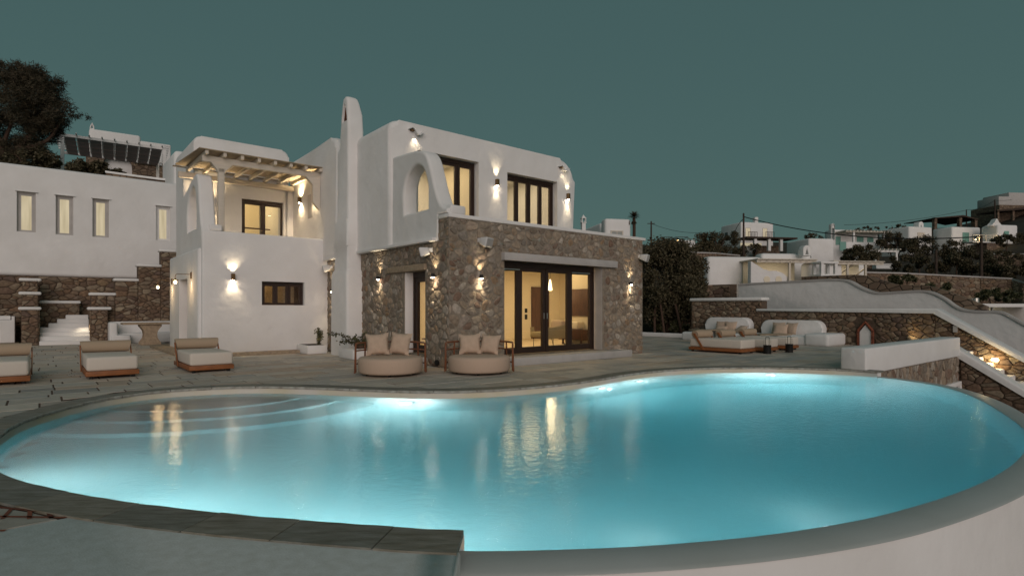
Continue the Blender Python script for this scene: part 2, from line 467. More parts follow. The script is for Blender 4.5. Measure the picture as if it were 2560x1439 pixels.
def stone_geo(pl, gap, depth, P, rg, rounded):
    cx = sum(q[0] for q in pl) / len(pl); cy = sum(q[1] for q in pl) / len(pl)
    rad = math.sqrt(area(pl) / math.pi)
    k = max(.4, 1 - gap / rad)
    pl = [(cx + (x - cx) * k, cy + (y - cy) * k) for x, y in pl]
    q = []
    c = .30 if rounded else .14
    for i in range(len(pl)):
        a, b = pl[i], pl[(i + 1) % len(pl)]
        if math.hypot(a[0] - b[0], a[1] - b[1]) < .012: continue
        q.append((a[0] + (b[0] - a[0]) * c, a[1] + (b[1] - a[1]) * c)); q.append((b[0] + (a[0] - b[0]) * c, b[1] + (a[1] - b[1]) * c))
    if len(q) < 3: return None
    n = len(q); h = depth * rg.uniform(.6, 1.2); tx, ty = rg.uniform(-.12, .12), rg.uniform(-.12, .12)
    v = [P(x, y, -.004) for x, y in q]
    v += [P(cx + (x - cx) * .93, cy + (y - cy) * .93, h * .7 + (x - cx) * tx + (y - cy) * ty + rg.uniform(-.003, .003)) for x, y in q]
    v += [P(cx + (x - cx) * .62, cy + (y - cy) * .62, h + (x - cx) * tx + (y - cy) * ty + rg.uniform(-.006, .006)) for x, y in q]
    f = [(i, (i + 1) % n, n + (i + 1) % n, n + i) for i in range(n)] + [(n + i, n + (i + 1) % n, 2 * n + (i + 1) % n, 2 * n + i) for i in range(n)]
    f.append(tuple(2 * n + i for i in range(n)))
    return v, f
def stones(parent, fields, m, limit, rounded, name='stone', stuffname='small_stones'):
    """fields: list of (region, holes, cw, ch, gap, depth, P, seed). Largest in the picture become single parts."""
    allc = []
    mw = parent.matrix_basis.copy()
    if parent.parent: mw = parent.parent.matrix_basis @ mw
    for (reg, holes, cw, ch, gap, dep, P, seed) in fields:
        rg = random.Random(seed)
        for pl in cells(reg, holes, cw, ch, rg):
            g = stone_geo(pl, gap, dep, P, rg, rounded)
            if g is None: continue
            c = mw @ Vector(g[0][0])
            y = max(c.y, 2.0); u = CX + F * c.x / y
            vis = area(pl) / y ** 2 * (1 if -20 < u < 2580 else .001)
            allc.append((vis, g))
    allc.sort(key=lambda t: -t[0])
    for vis, g in allc[:limit]:
        MB().add(*g).build(name, m, parent, smooth=True, angle=50)
    if len(allc) > limit:
        b = MB()
        for vis, g in allc[limit:]: b.add(*g)
        o = b.build(stuffname, m, parent, smooth=True, angle=50); o['kind'] = 'stuff'
rect = lambda s0, s1, t0, t1: [(s0, t0), (s1, t0), (s1, t1), (s0, t1)]

# ------------------------------------------------------------------ pool outline
ZW = -0.12
FAR = [(-5.71, 6.35), (-6.12, 7.14), (-6.33, 8.0), (-6.35, 8.9), (-6.04, 9.62), (-5.45, 10.05), (-4.61, 10.26), (-3.71, 10.16), (-2.65, 9.90),
       (-1.63, 9.67), (-0.75, 9.71), (0.14, 10.07), (1.05, 10.68), (1.76, 11.39), (2.59, 12.3), (3.68, 13.10), (4.97, 13.55), (6.16, 13.62),
       (7.23, 13.3), (7.96, 12.88)]
RIM = [(8.37, 12.16), (8.38, 11.04), (7.91, 9.71), (7.11, 8.23), (6.42, 7.14), (5.83, 6.45), (5.22, 5.85), (4.55, 5.30), (3.87, 4.83), (3.16, 4.42),
       (2.5, 4.1), (1.81, 3.86), (1.23, 3.72), (0.56, 3.62), (-0.30, 3.58)]
NEAR = [(-0.99, 3.68), (-1.84, 3.85), (-2.82, 4.12), (-3.65, 4.45), (-4.40, 4.87), (-5.15, 5.5)]
CTRL = FAR + RIM + NEAR
NS = 6
LOOP = smooth_path(CTRL, NS, closed=True)
NL = len(LOOP)
cxp = sum(p[0] for p in LOOP) / NL; cyp = sum(p[1] for p in LOOP) / NL
def outward(i):
    a, b = Vector(LOOP[(i - 1) % NL]), Vector(LOOP[(i + 1) % NL])
    d = (b - a).normalized(); return Vector((-d.y, d.x))   # loop runs clockwise seen from above -> left is outside
def off(i, d):
    p = Vector(LOOP[i % NL]) + outward(i % NL) * d; return (p.x, p.y)
I_RIM0, I_RIM1 = (len(FAR) - 1) * NS + 2, (len(FAR) + len(RIM) - 1) * NS

# basin (walls, floor) and steps
b = MB()
rows = [(-.03, 0.0), (ZW, 0.0), (-.6, -.01), (-2.3, -.03)]
for z, d in rows:
    for i in range(NL):
        x, y = off(i, d)
        b.v.append((x, y, ZW - .004 if z > ZW and I_RIM0 - 1 <= i <= I_RIM1 else z))
for r_ in range(len(rows) - 1):
    for i in range(NL):
        a, c = r_ * NL + i, r_ * NL + (i + 1) % NL
        b.f.append((a, c, c + NL, a + NL))
def inside_loop(x, y):
    c = False; j = NL - 1
    for i in range(NL):
        xi, yi = LOOP[i]; xj, yj = LOOP[j]
        if (yi > y) != (yj > y) and x < (xj - xi) * (y - yi) / (yj - yi) + xi: c = not c
        j = i
    return c
depth = lambda x: -1.0 - .95 / (1 + math.exp(-(x - .9) / 1.2))      # shallow at the stair end, deep to the right
g = .25; cache = {}
for ix in range(-29, 37):
    for iy in range(12, 58):
        if inside_loop((ix + .5) * g, (iy + .5) * g):
            q = []
            for dx, dy in ((0, 0), (1, 0), (1, 1), (0, 1)):
                k_ = (ix + dx, iy + dy)
                if k_ not in cache:
                    cache[k_] = len(b.v); b.v.append((k_[0] * g, k_[1] * g, depth(k_[0] * g)))
                q.append(cache[k_])
            b.f.append(tuple(q))
basin = struct(b.build('pool_basin', 'basin', angle=40))
# dry band above the water on the terrace side
b = MB()
for i in list(range(I_RIM1, NL)) + list(range(0, I_RIM0 + 1)):
    x, y = off(i, -.006); b.v += [(x, y, ZW - .015), (x, y, -.02)]
n = len(b.v) // 2
for i in range(n - 1): b.f.append((2 * i, 2 * i + 1, 2 * i + 3, 2 * i + 2))
b.build('waterline_band', 'poolband', basin)
for k, (rad, zt) in enumerate([(1.75, -.44), (2.4, -.60), (3.05, -.77)]):
    c0 = (-5.75, 10.55); prof = []
    m = 90; pl = []
    for i in range(m):
        t = 2 * math.pi * i / m
        pl.append((c0[0] + rad * math.cos(t) * 1.15, c0[1] + rad * math.sin(t) * 1.0))
    MB().prism(pl, -1.6, zt, lambda x, y, z: (x, y, z), r=.05, seg=3).build('pool_step', 'basin', basin)

# water body
wm = bpy.data.materials.new('pool water'); wm.use_nodes = True
nt = wm.node_tree; p = nt.nodes['Principled BSDF']
p.inputs['Base Color'].default_value = (1, 1, 1, 1); p.inputs['Roughness'].default_value = .05
p.inputs['IOR'].default_value = 1.33; p.inputs['Transmission Weight'].default_value = 1.0
tc = nt.nodes.new('ShaderNodeTexCoord'); nz = nt.nodes.new('ShaderNodeTexNoise')
nz.inputs['Scale'].default_value = 11.0; nz.inputs['Detail'].default_value = 5
lk(nt, tc.outputs['Object'], nz.inputs['Vector'])
bp = nt.nodes.new('ShaderNodeBump'); bp.inputs['Strength'].default_value = .26; bp.inputs['Distance'].default_value = .02
lk(nt, nz.outputs['Fac'], bp.inputs['Height']); lk(nt, bp.outputs[0], p.inputs['Normal'])
va = nt.nodes.new('ShaderNodeVolumeAbsorption'); va.inputs['Color'].default_value = (.08, .82, .905, 1); va.inputs['Density'].default_value = .32
vs_ = nt.nodes.new('ShaderNodeVolumeScatter'); vs_.inputs['Color'].default_value = (.72, 1, 1, 1); vs_.inputs['Density'].default_value = .20; vs_.inputs['Anisotropy'].default_value = .4
av = nt.nodes.new('ShaderNodeAddShader'); lk(nt, va.outputs[0], av.inputs[0]); lk(nt, vs_.outputs[0], av.inputs[1])
lk(nt, av.outputs[0], nt.nodes['Material Output'].inputs['Volume'])
b = MB()
for z, d in [(ZW, .015), (-2.35, .06)]:
    for i in range(NL):
        x, y = off(i, d); b.v.append((x, y, z))
for i in range(NL): b.f.append((i, (i + 1) % NL, NL + (i + 1) % NL, NL + i))
b.f.append(tuple(range(NL))[::-1]); b.f.append(tuple(NL + i for i in range(NL)))
struct(b.build('water', wm, smooth=False))

# overflow rim and outer wall of the pool
b = MB(); ids = list(range(I_RIM0 - 3, I_RIM1 + 2))
for i in ids:
    p0 = off(i, .004); p1 = off(i, .27); p2 = off(i, .285); p3 = off(i, .30)
    b.v += [(*p0, ZW - .05), (*p0, ZW + .004), (*p1, ZW - .006), (*p2, ZW - .03)]
for k in range(len(ids) - 1):
    for j in range(3): b.f.append((4 * k + j, 4 * k + 4 + j, 4 * k + 5 + j, 4 * k + 1 + j))
rim = tag(b.build('overflow_rim', 'rim', angle=60), 'grey wet overflow rim along the open edge of the pool', 'pool rim')
b = MB()
for i in ids:
    p2 = off(i, .262); p3 = off(i, .42); p4 = off(i, .5)
    b.v += [(*p2, ZW - .035), (*p3, -1.2), (*p4, -5.0)]
for k in range(len(ids) - 1):
    for j in range(2): b.f.append((3 * k + j, 3 * k + 3 + j, 3 * k + 4 + j, 3 * k + 1 + j))
tag(b.build('pool_wall', 'plaster', angle=60), 'curved white outer wall under the pool rim', 'pool wall')

# underwater lights; near-edge lamps, lower left aside, are unseen added fill
def nearest(x, y): return min(range(NL), key=lambda i: (LOOP[i][0] - x) ** 2 + (LOOP[i][1] - y) ** 2)
POOL_W = 85.0
for k, (x, y, where, w, vis) in enumerate([(-1.75, 9.7, 'in front of the left daybed', .8, 1), (1.75, 11.4, 'in the bend facing the sliding doors', .55, 1),
                                   (2.85, 12.5, 'smaller looking, just right of the bend', .45, 1), (6.2, 13.6, 'nearest the white parapet block', 2.3, 1),
                                   (-4.7, 5.15, 'unseen under the left curve of the near coping, added as fill light', .20, 0), (-3.1, 4.2, 'under the near coping at lower left', .36, 0),
                                   (-1.6, 3.75, 'unseen under the middle of the near coping, added as fill light', .30, 0), (-.6, 3.6, 'unseen under the near end of the coping, added as fill light', .24, 0),
                                   (.9, 3.68, 'unseen under the near end of the overflow rim, added as fill light', .15, 0), (2.3, 4.05, 'unseen under the near overflow rim, added as fill light', .34, 0)]):
    i = nearest(x, y); nrm = -outward(i); zz = -.5 if vis else -.30
    t = thing('pool_light', 'round underwater lamp glowing ' + where, 'pool light', (*off(i, -.03), zz), group='underwater pool lamps')
    q = Vector((nrm.x, nrm.y, 0))
    MB().tube([q * -.03, q * .012], .13, 20).build('housing', 'white_plastic', t)
    MB().tube([q * .011, q * .03], .105, 20).build('lens', 'poollight', t)
    if vis: light('POINT', tuple(q * .20), POOL_W * w, (.95, 1.0, 1.0), t, size=.0)
    else: light('AREA', tuple(q * .06), POOL_W * w, (.95, 1.0, 1.0), t, tuple(q + Vector(((.9, 0, -.12) if k == 9 else (0, 0, -.12)))), size=.16)

# ------------------------------------------------------------------ terrace: base, paving, coping
terrace = struct(bpy.data.objects.new('terrace', None)); COL.objects.link(terrace)
# base sheet with the pool cut out
bmx = bmesh.new()
outer = [V(-22, 21), V(17.2, 21), V(17.2, -5.9), V(7.1, -5.9)]
outer = [(q.x, q.y) for q in outer]
i_r = nearest(7.96, 12.88)
path = []
i = I_RIM0
while True:
    path.append(off(i, .06)); 
    if i % NL == I_RIM1 % NL: break
    i = (i - 1) % NL
nearline = [(-.36, 3.45), (-2.8, 3.55), (-4.4, 2.2), (-16, 2.2)]
poly = outer + path + nearline + [(-30, 8)]
vs = [bmx.verts.new((x, y, -.008)) for x, y in poly]
es = [bmx.edges.new((vs[k], vs[(k + 1) % len(vs)])) for k in range(len(vs))]
bmesh.ops.triangle_fill(bmx, edges=es, use_beauty=True)
bmesh.ops.recalc_face_normals(bmx, faces=bmx.faces)
me = bpy.data.meshes.new('terrace_base'); bmx.to_mesh(me); bmx.free()
link('terrace_base', me, 'grout', terrace, smooth=False)

COP = .36
segs = [(i, off(i, COP - .02)) for i in list(range(I_RIM1, NL)) + list(range(0, I_RIM0 + 1))]
def clip_pool(pl):
    cx = sum(q[0] for q in pl) / len(pl); cy = sum(q[1] for q in pl) / len(pl)
    best = min((s for s in segs), key=lambda s: (s[1][0] - cx) ** 2 + (s[1][1] - cy) ** 2)
    if (best[1][0] - cx) ** 2 + (best[1][1] - cy) ** 2 > 1.6: 
        return [] if inside_loop(cx, cy) else pl
    done = set()
    for q in pl + [(cx, cy)]:
        s = min(segs, key=lambda s: (s[1][0] - q[0]) ** 2 + (s[1][1] - q[1]) ** 2)
        if s[0] in done: continue
        done.add(s[0]); o_ = outward(s[0])
        pl = clip(pl, -o_.x, -o_.y, -(o_.x * s[1][0] + o_.y * s[1][1]))
        if len(pl) < 3: return []
    return pl
tiles = []
rg = random.Random(11)
bb = -13.0
while bb < 20.5:
    small = (3.55 < bb < 4.9) or (8.6 < bb < 9.6)
    hb = .155 if small else rg.choice([.34, .42, .5, .56, .62])
    aa = -19.0 + rg.uniform(0, .6)
    while aa < 16.9:
        la = rg.uniform(.30, .48) if small else rg.choice([.5, .65, .8, .95, 1.1]) * rg.uniform(.92, 1.08)
        g, gb = (.013, .014) if not small else (.008, .012)
        q = [V(aa + g, bb + gb), V(aa + la - g, bb + gb), V(aa + la - g, bb + hb - gb), V(aa + g, bb + hb - gb)]
        pl = [(w.x + rg.uniform(-.003, .003), w.y + rg.uniform(-.003, .003)) for w in q]
        a0, b0 = aa + la / 2, bb + hb / 2
        cx, cy = sum(w[0] for w in pl) / 4, sum(w[1] for w in pl) / 4
        aa += la
        if cy < 2.3 or abs(cx) > cy * 1.05 + 5: continue
        if (a0 > 7.0 or cx > 1) and b0 < -5.75: continue
        if (.3 < a0 < 7.1 and b0 > .3) or (-3.4 < a0 < .3 and b0 > 7.6): continue
        if cx > -.4 and cy < 8: continue
        pl = clip_pool(pl)
        if cx < .5 and cy < 4.7 and pl: pl = clip(pl, .651, -.759, -4.826)
        if len(pl) < 3 or area(pl) < .004: continue
        tiles.append((area(pl) / max(cy, 2) ** 3 * (1 if abs(cx) < cy * .92 else .001), pl, rg.uniform(-.002, .0025)))
    bb += hb
def slabgeo(pl, z0, z1):
    n = len(pl); cx = sum(q[0] for q in pl) / n; cy = sum(q[1] for q in pl) / n
    inn = []
    for x, y in pl:
        d = max(math.hypot(x - cx, y - cy), 1e-4); k = max(.5, 1 - .006 / d); inn.append((cx + (x - cx) * k, cy + (y - cy) * k))
    v = [(x, y, z0) for x, y in pl] + [(x, y, z1 - .005) for x, y in pl] + [(x, y, z1) for x, y in inn]
    f = [(i, (i + 1) % n, n + (i + 1) % n, n + i) for i in range(n)] + [(n + i, n + (i + 1) % n, 2 * n + (i + 1) % n, 2 * n + i) for i in range(n)]
    f.append(tuple(2 * n + i for i in range(n)))
    return v, f
tiles.sort(key=lambda t: -t[0])
for s_, pl, dz in tiles[:300]:
    MB().add(*slabgeo(pl, -.03, dz)).build('paving_slab', 'paving', terrace, smooth=False)
b = MB()
for s_, pl, dz in tiles[300:]: b.add(*slabgeo(pl, -.03, dz))
struct(b.build('small_paving', 'paving', terrace, smooth=False), 'stuff')

# coping stones along the terrace side of the pool
rg = random.Random(3)
run = list(range(I_RIM1, NL)) + list(range(0, I_RIM0 + 1))
k = 0
while k < len(run) - 1:
    step = rg.choice([3, 4, 5, 5, 6]); e = min(k + step, len(run) - 1)
    if len(run) - 1 - e < 2: e = len(run) - 1
    ids_ = run[k:e + 1]
    ins = [Vector(off(i, -.016 + rg.uniform(-.006, .006))) for i in ids_]; out = [Vector(off(i, COP - .03)) for i in ids_]
    d0, d1 = (ins[1] - ins[0]).normalized() * .005, (ins[-1] - ins[-2]).normalized() * .005
    ins[0] += d0; out[0] += d0; ins[-1] -= d1; out[-1] -= d1
    z1 = .010 + rg.uniform(-.002, .003); z0 = -.030
    n = len(ids_); m_ = MB()
    for q, w in zip(ins, out):
        iw = q + (w - q) * .03
        m_.v += [(q.x, q.y, z0), (q.x, q.y, z1 - .012), (iw.x, iw.y, z1), (w.x, w.y, z1), (w.x, w.y, z0)]
    for i in range(n - 1):
        for j in range(5):
            m_.f.append((5 * i + j, 5 * i + 5 + j, 5 * i + 5 + (j + 1) % 5, 5 * i + (j + 1) % 5))
    m_.f.append((0, 1, 2, 3, 4)); m_.f.append(tuple(5 * (n - 1) + j for j in (4, 3, 2, 1, 0)))
    co_ = m_.build('coping_stone', 'coping', terrace, smooth=False)
    co_.data.materials.append(M['coping_edge'])
    for q_ in range(n - 1): co_.data.polygons[5 * q_].material_index = 1; co_.data.polygons[5 * q_ + 1].material_index = 1
    k = e

# near white wall that the coping rests against
edge = [off(i, COP - .10) for i in range(I_RIM1 - 1, NL) if off(i, COP - .10)[0] > -2.95]
pl = [(-.27, 1.2), (-.30, edge[0][1])] + [q for q in edge if q[0] < -.31] + [(-2.92, 3.84), (-3.9, 3.0), (-4.6, 2.2), (-4.2, 1.2)]
o = MB().prism(pl[::-1], -4.8, -.001, lambda x, y, z: (x, y, z), r=.035, seg=3).build('low_wall', 'slab_top', angle=60)
tag(o, 'broad white plaster wall top in the near left corner below the coping', 'low wall')
# terracotta inlay lines in the near corner of the terrace
pts_ = [((-3.62, 4.02), (-2.95, 3.87)), ((-3.75, 3.86), (-2.99, 3.82)), ((-3.5, 3.98), (-3.40, 3.80)), ((-3.35, 3.96), (-3.22, 3.80)), ((-3.2, 3.93), (-3.08, 3.81)), ((-3.95, 3.92), (-3.9, 3.3)), ((-3.8, 3.55), (-3.2, 3.60))]
for (p0, p1) in pts_:
    p0, p1 = Vector(p0), Vector(p1); d = (p1 - p0).normalized(); nn = Vector((-d.y, d.x)) * .013
    MB().add([(*(p0 + nn), .004), (*(p0 - nn), .004), (*(p1 - nn), .004), (*(p1 + nn), .004)], [(0, 1, 2, 3)]).build('inlay_strip', 'brick', terrace, smooth=False)

# ------------------------------------------------------------------ the villa
villa = thing('villa', 'white two storey villa with a stone clad ground floor and a tall chimney', 'house', V(0, 0, 0), ANG)
def vmesh(name, me, m, parent=villa, angle=40): return link(name, me, m, parent, True, angle)
# stone ground floor (mortar bed, stones set proud of it)
D0, D1, DZ0, DZ1 = 1.68, 5.42, .20, 2.63
b = MB()
b.panel(0, 7.3, -.1, 3.56, 0, .45, [(D0, D1, DZ0, DZ1)], FRONT)
b.panel(.45, 7.6, -.1, 3.045, 0, .45, [(1.06, 2.12, .25, 2.36)], SIDE)
b.box(0, .45, .45, .4501, 3.045, 3.56)
b.box(6.86, 7.3, .45, 2.85, -.1, 3.56)
sw = b.build('stone_wall', 'mortar', villa, smooth=False)
PF = lambda s, t, d: (s, -d, t)
PS = lambda s, t, d: (-d, s, t)
stones(sw, [(rect(0, 7.3, 0, 3.555), [(D0 - .02, D1 + .02, -.1, DZ1), (1.52, 6.0, DZ1 - .01, 2.84)], .225, .19, .016, .024, PF, 5),
            (rect(0, 4.68, 0, 3.04), [(1.0, 2.18, -.1, 2.36), (.98, 3.0, 2.36, 2.54)], .22, .185, .014, .024, PS, 6),
            (rect(5.9, 7.3, 0, 3.04), [], .2, .17, .014, .022, PS, 8),
            (rect(0, .45, 3.04, 3.555), [], .2, .17, .014, .022, PS, 9)], 'stone', 300, True)
MB().rbox(-.02, 7.44, -.03, .47, 3.56, 3.655, .02, 2).build('parapet_coping', 'plaster', villa)
MB().rbox(1.58, 5.94, -.14, .2, 2.63, 2.83, .012, 2).build('lintel', 'concrete', villa)
MB().rbox(-.07, .2, 1.0, 2.98, 2.37, 2.53, .015, 2).build('stone_lintel', 'limestone', villa)
MB().rbox(1.5, 6.15, -.52, .04, -.02, .19, .02, 2).build('step', 'concrete', villa)
MB().rbox(-.55, .05, .96, 2.4, -.02, .2, .02, 2).build('side_step', 'concrete', villa)
MB().box(D1 - .012, D1 + .002, .02, .44, DZ0, DZ1).build('jamb', 'concrete', villa, smooth=False)
MB().box(.02, .44, 2.108, 2.122, .25, 2.36).build('jamb', 'plaster', villa, smooth=False)

# upper storey: rounded block, its taller rear part, windows cut out
out = [(-.12, 3.03), (7.03, 3.03)] + corner(6.31, 5.83, .72, 0, 90, 8) + corner(.16, 6.28, .28, 90, 180, 6)
body = MB().prism(out, 2.7, 7.0, FRONT, .16, 5)
wcut = [(.75, 2.86, 3.0, 5.85), (3.98, 6.18, 3.0, 5.72)]
cut1 = raw(MB().box(.28, 6.7, 3.05, 6.6, 3.12, 6.2))
cut2 = MB()
for w in wcut: cut2.box(w[0], w[1], 2.4, 3.2, w[2], w[3])
vmesh('upper_wall', boolean(raw(body), [cut1, raw(cut2)]), 'plaster')
out = [(6.15, 3.03), (10.35, 3.03), (10.35, 6.9)] + corner(6.62, 6.5, .42, 90, 180, 6)
MB().prism(out, -.16, 6.9, SIDE, .14, 4).build('rear_wall', 'plaster', villa)
MB().box(.02, 7.0, .3, 2.75, 3.04, 3.16).build('terrace_floor', 'concrete', villa, smooth=False)
# band under the white storey on the chimney side
MB().rbox(-.15, .2, .5, 4.9, 3.035, 3.12, .02, 2).build('plaster_band', 'plaster', villa)
MB().rbox(-.15, .2, 5.7, 7.4, 3.0, 3.2, .02, 2).build('plaster_band', 'plaster', villa)

# arched wing wall at the front corner
sl = [(2.9, 3.035), (2.9, 5.52), (2.4, 5.5)] + smooth_path([(1.8, 5.46), (1.32, 5.40), (1.05, 5.30), (.86, 5.06), (.70, 4.68), (.55, 4.30), (.38, 3.98), (.2, 3.83), (.04, 3.78)], 4) + [(.02, 3.655), (.44, 3.655), (.44, 3.035)]
hole = [(.90, 3.87), (2.09, 3.87), (2.10, 4.4)] + smooth_path([(2.06, 4.62), (1.9, 4.88), (1.62, 5.03), (1.35, 5.04), (1.12, 4.90), (.98, 4.66), (.90, 4.40)], 4)
vmesh('arch_wall', slab2d(sl, [hole], -.03, .40, SIDE, .07), 'plaster')
MB().rbox(.06, .5, .0, .42, 3.65, 3.87, .05, 3).build('parapet_block', 'plaster', villa)

# chimney
b = MB(); n = 28
prof = [(-.1, -.50, .05, 4.62, 5.86), (2.42, -.49, .05, 4.64, 5.84), (2.52, -.46, .05, 4.68, 5.80), (2.58, -.43, .05, 4.73, 5.76), (3.24, -.42, .05, 4.74, 5.72), (3.28, -.45, .05, 4.72, 5.74), (4.02, -.44, .05, 4.73, 5.66),
        (4.06, -.41, .05, 4.75, 5.60), (5.6, -.40, .08, 4.75, 5.46), (6.7, -.40, .11, 4.75, 5.36), (7.20, -.40, .09, 4.77, 5.28), (7.55, -.40, .0, 4.80, 5.20), (7.66, -.395, -.03, 4.84, 5.15), (7.71, -.37, -.06, 4.90, 5.10)]
for (z, a0, a1, b0, b1) in prof:
    rr = min(.09, (b1 - b0) * .4)
    ring = corner(a1 - rr, b1 - rr, rr, 0, 90, 6) + corner(a0 + rr, b1 - rr, rr, 90, 180, 6) + corner(a0 + rr, b0 + rr, rr, 180, 270, 6) + corner(a1 - rr, b0 + rr, rr, 270, 360, 6)
    b.v += [(x, y, z) for x, y in ring]
for i in range(len(prof) - 1):
    for k in range(n):
        a, c = i * n + k, i * n + (k + 1) % n
        b.f.append((a, c, c + n, a + n))
b.f.append(tuple(range(n))[::-1]); b.f.append(tuple((len(prof) - 1) * n + k for k in range(n)))
tri = [(4.84, 6.98), (5.19, 6.98), (5.18, 7.12), (5.12, 7.34), (5.04, 7.5), (4.98, 7.5), (4.91, 7.34), (4.85, 7.12)]
ch = vmesh('chimney', boolean(raw(b), [raw(MB().prism(tri, -.7, -.12, SIDE))]), 'plaster')
MB().prism([(p_[0] * .9 + .5015, p_[1] * .985 + .108) for p_ in tri], -.34, -.32, SIDE).build('flue', 'rust', ch)
# west wing (low white block with the balcony)
fw = MB().rbox(-3.75, .12, 7.3, 7.66, -.1, 3.72, .07, 4)
wn = (-2.09, -.77, 1.52, 2.26)
vmesh('wing_wall', boolean(raw(fw), [raw(MB().box(wn[0], wn[1], 7.0, 8.0, wn[2], wn[3]))]), 'plaster')
lw = MB().rbox(-3.84, .1, 7.42, 12.1, -.1, 3.2, .09, 4)
vmesh('wing_wall', boolean(raw(lw), [raw(MB().box(-3.5, -.3, 7.6, 10.5, .3, 2.8)), raw(MB().box(wn[0], wn[1], 7.3, 8.0, wn[2], wn[3])), raw(MB().box(-4.2, -3.45, 8.95, 10.3, .12, 2.35))]), 'plaster')
sl = smooth_path([(10.5, 3.1), (10.5, 4.9)], 1) + smooth_path([(10.3, 5.05), (9.6, 5.2), (8.9, 5.38), (8.3, 5.50), (7.95, 5.42), (7.78, 5.1), (7.66, 4.6), (7.54, 4.15), (7.42, 3.86), (7.34, 3.74)], 4) + [(7.34, 3.1)]
hole = [(8.05, 3.85), (9.45, 3.85), (9.47, 4.3)] + smooth_path([(9.40, 4.6), (9.15, 4.95), (8.75, 5.15), (8.4, 5.12), (8.15, 4.8), (8.06, 4.3)], 4)
vmesh('balcony_arch_wall', slab2d(sl, [hole], -3.76, -3.34, SIDE, .07), 'plaster')
MB().rbox(-3.56, -3.2, 7.3, 7.7, 3.70, 3.90, .05, 3).build('parapet_block', 'plaster', villa)
bk = [(-3.42, 3.0), (-.30, 3.0)] + corner(-.55, 6.97, .25, 0, 90, 5) + corner(-3.2, 7.0, .22, 90, 180, 5)
bb_ = MB().prism(bk, 10.2, 13.5, FRONT, .1, 4)
DA = (-1.93, -.43, 2.9, 5.29)
vmesh('rear_block', boolean(raw(bb_), [raw(MB().box(-3.1, -.5, 10.5, 13.2, 3.1, 6.2)), raw(MB().box(DA[0], DA[1], 9.9, 10.8, DA[2], DA[3]))]), 'plaster')
MB().box(-.5, -.1, 10.2, 10.5, 3.0, 5.9).build('rear_block_return', 'plaster', villa, smooth=False)
MB().box(-3.72, -3.38, 10.25, 10.6, 3.0, 5.7).build('rear_block_return', 'plaster', villa, smooth=False)
MB().rbox(-4.05, -.4, 6.95, 7.4, -.02, .10, .02, 2).rbox(-4.3, -3.7, 6.95, 13.2, -.02, .095, .02, 2).build('plinth_step', 'limestone', villa)
# niche in the balcony wall
MB().rbox(-.17, -.13, 8.2, 8.68, 4.55, 5.38, .01, 2).build('niche', 'concrete', villa)
# interiors
b = MB()
b.box(.45, 7.3, .46, 3.0, .10, .20).box(.45, 9.6, 3.0, 6.1, .10, .20); fl = b.build('floor', 'floor_in', villa, smooth=False)
b = MB().box(.44, 9.6, 6.1, 6.2, .2, 2.95).box(9.6, 9.7, 2.9, 6.2, -.1, 2.95).box(.44, 7.29, .46, 3.0, 2.93, 3.03).box(.44, 9.7, 3.0, 6.2, 2.951, 3.06)
b.box(.452, 1.6, .452, .47, .2, 2.93).box(5.5, 6.86, .452, .47, .2, 2.93).box(.452, .47, 2.2, 6.1, .2, 2.93).box(7.302, 9.6, 2.85, 3.0, -.1, 2.95)
b.build('living_room_wall', 'cream', villa, smooth=False)
MB().box(-3.49, -.31, 10.3, 10.4, .35, 2.75).box(-3.49, -.31, 7.7, 10.3, .31, .34).build('bedroom_wall', 'cream', villa, smooth=False)
b = MB().box(.29, 6.69, 6.5, 6.58, 3.13, 6.19).box(.29, 6.69, 3.2, 6.5, 3.13, 3.16)
b.build('upper_room_wall', 'cream', villa, smooth=False)
MB().box(3.3, 3.4, 3.1, 6.5, 3.16, 6.19).build('partition', 'cream', villa, smooth=False)
MB().box(-3.05, -.55, 13.0, 13.1, 3.12, 6.15).build('landing_wall', 'cream', villa, smooth=False)
b = MB().box(-2.0, -.55, 11.6, 11.64, 4.42, 4.47).box(-2.0, -.55, 11.6, 11.64, 4.02, 4.07).box(-1.62, -1.57, 11.59, 11.65, 3.2, 4.47)
b.build('balustrade', 'interior_wood', villa, smooth=False)
MB().box(-2.6, -1.75, 11.0, 11.06, 3.1, 5.0).build('wardrobe', 'concrete', villa, smooth=False)

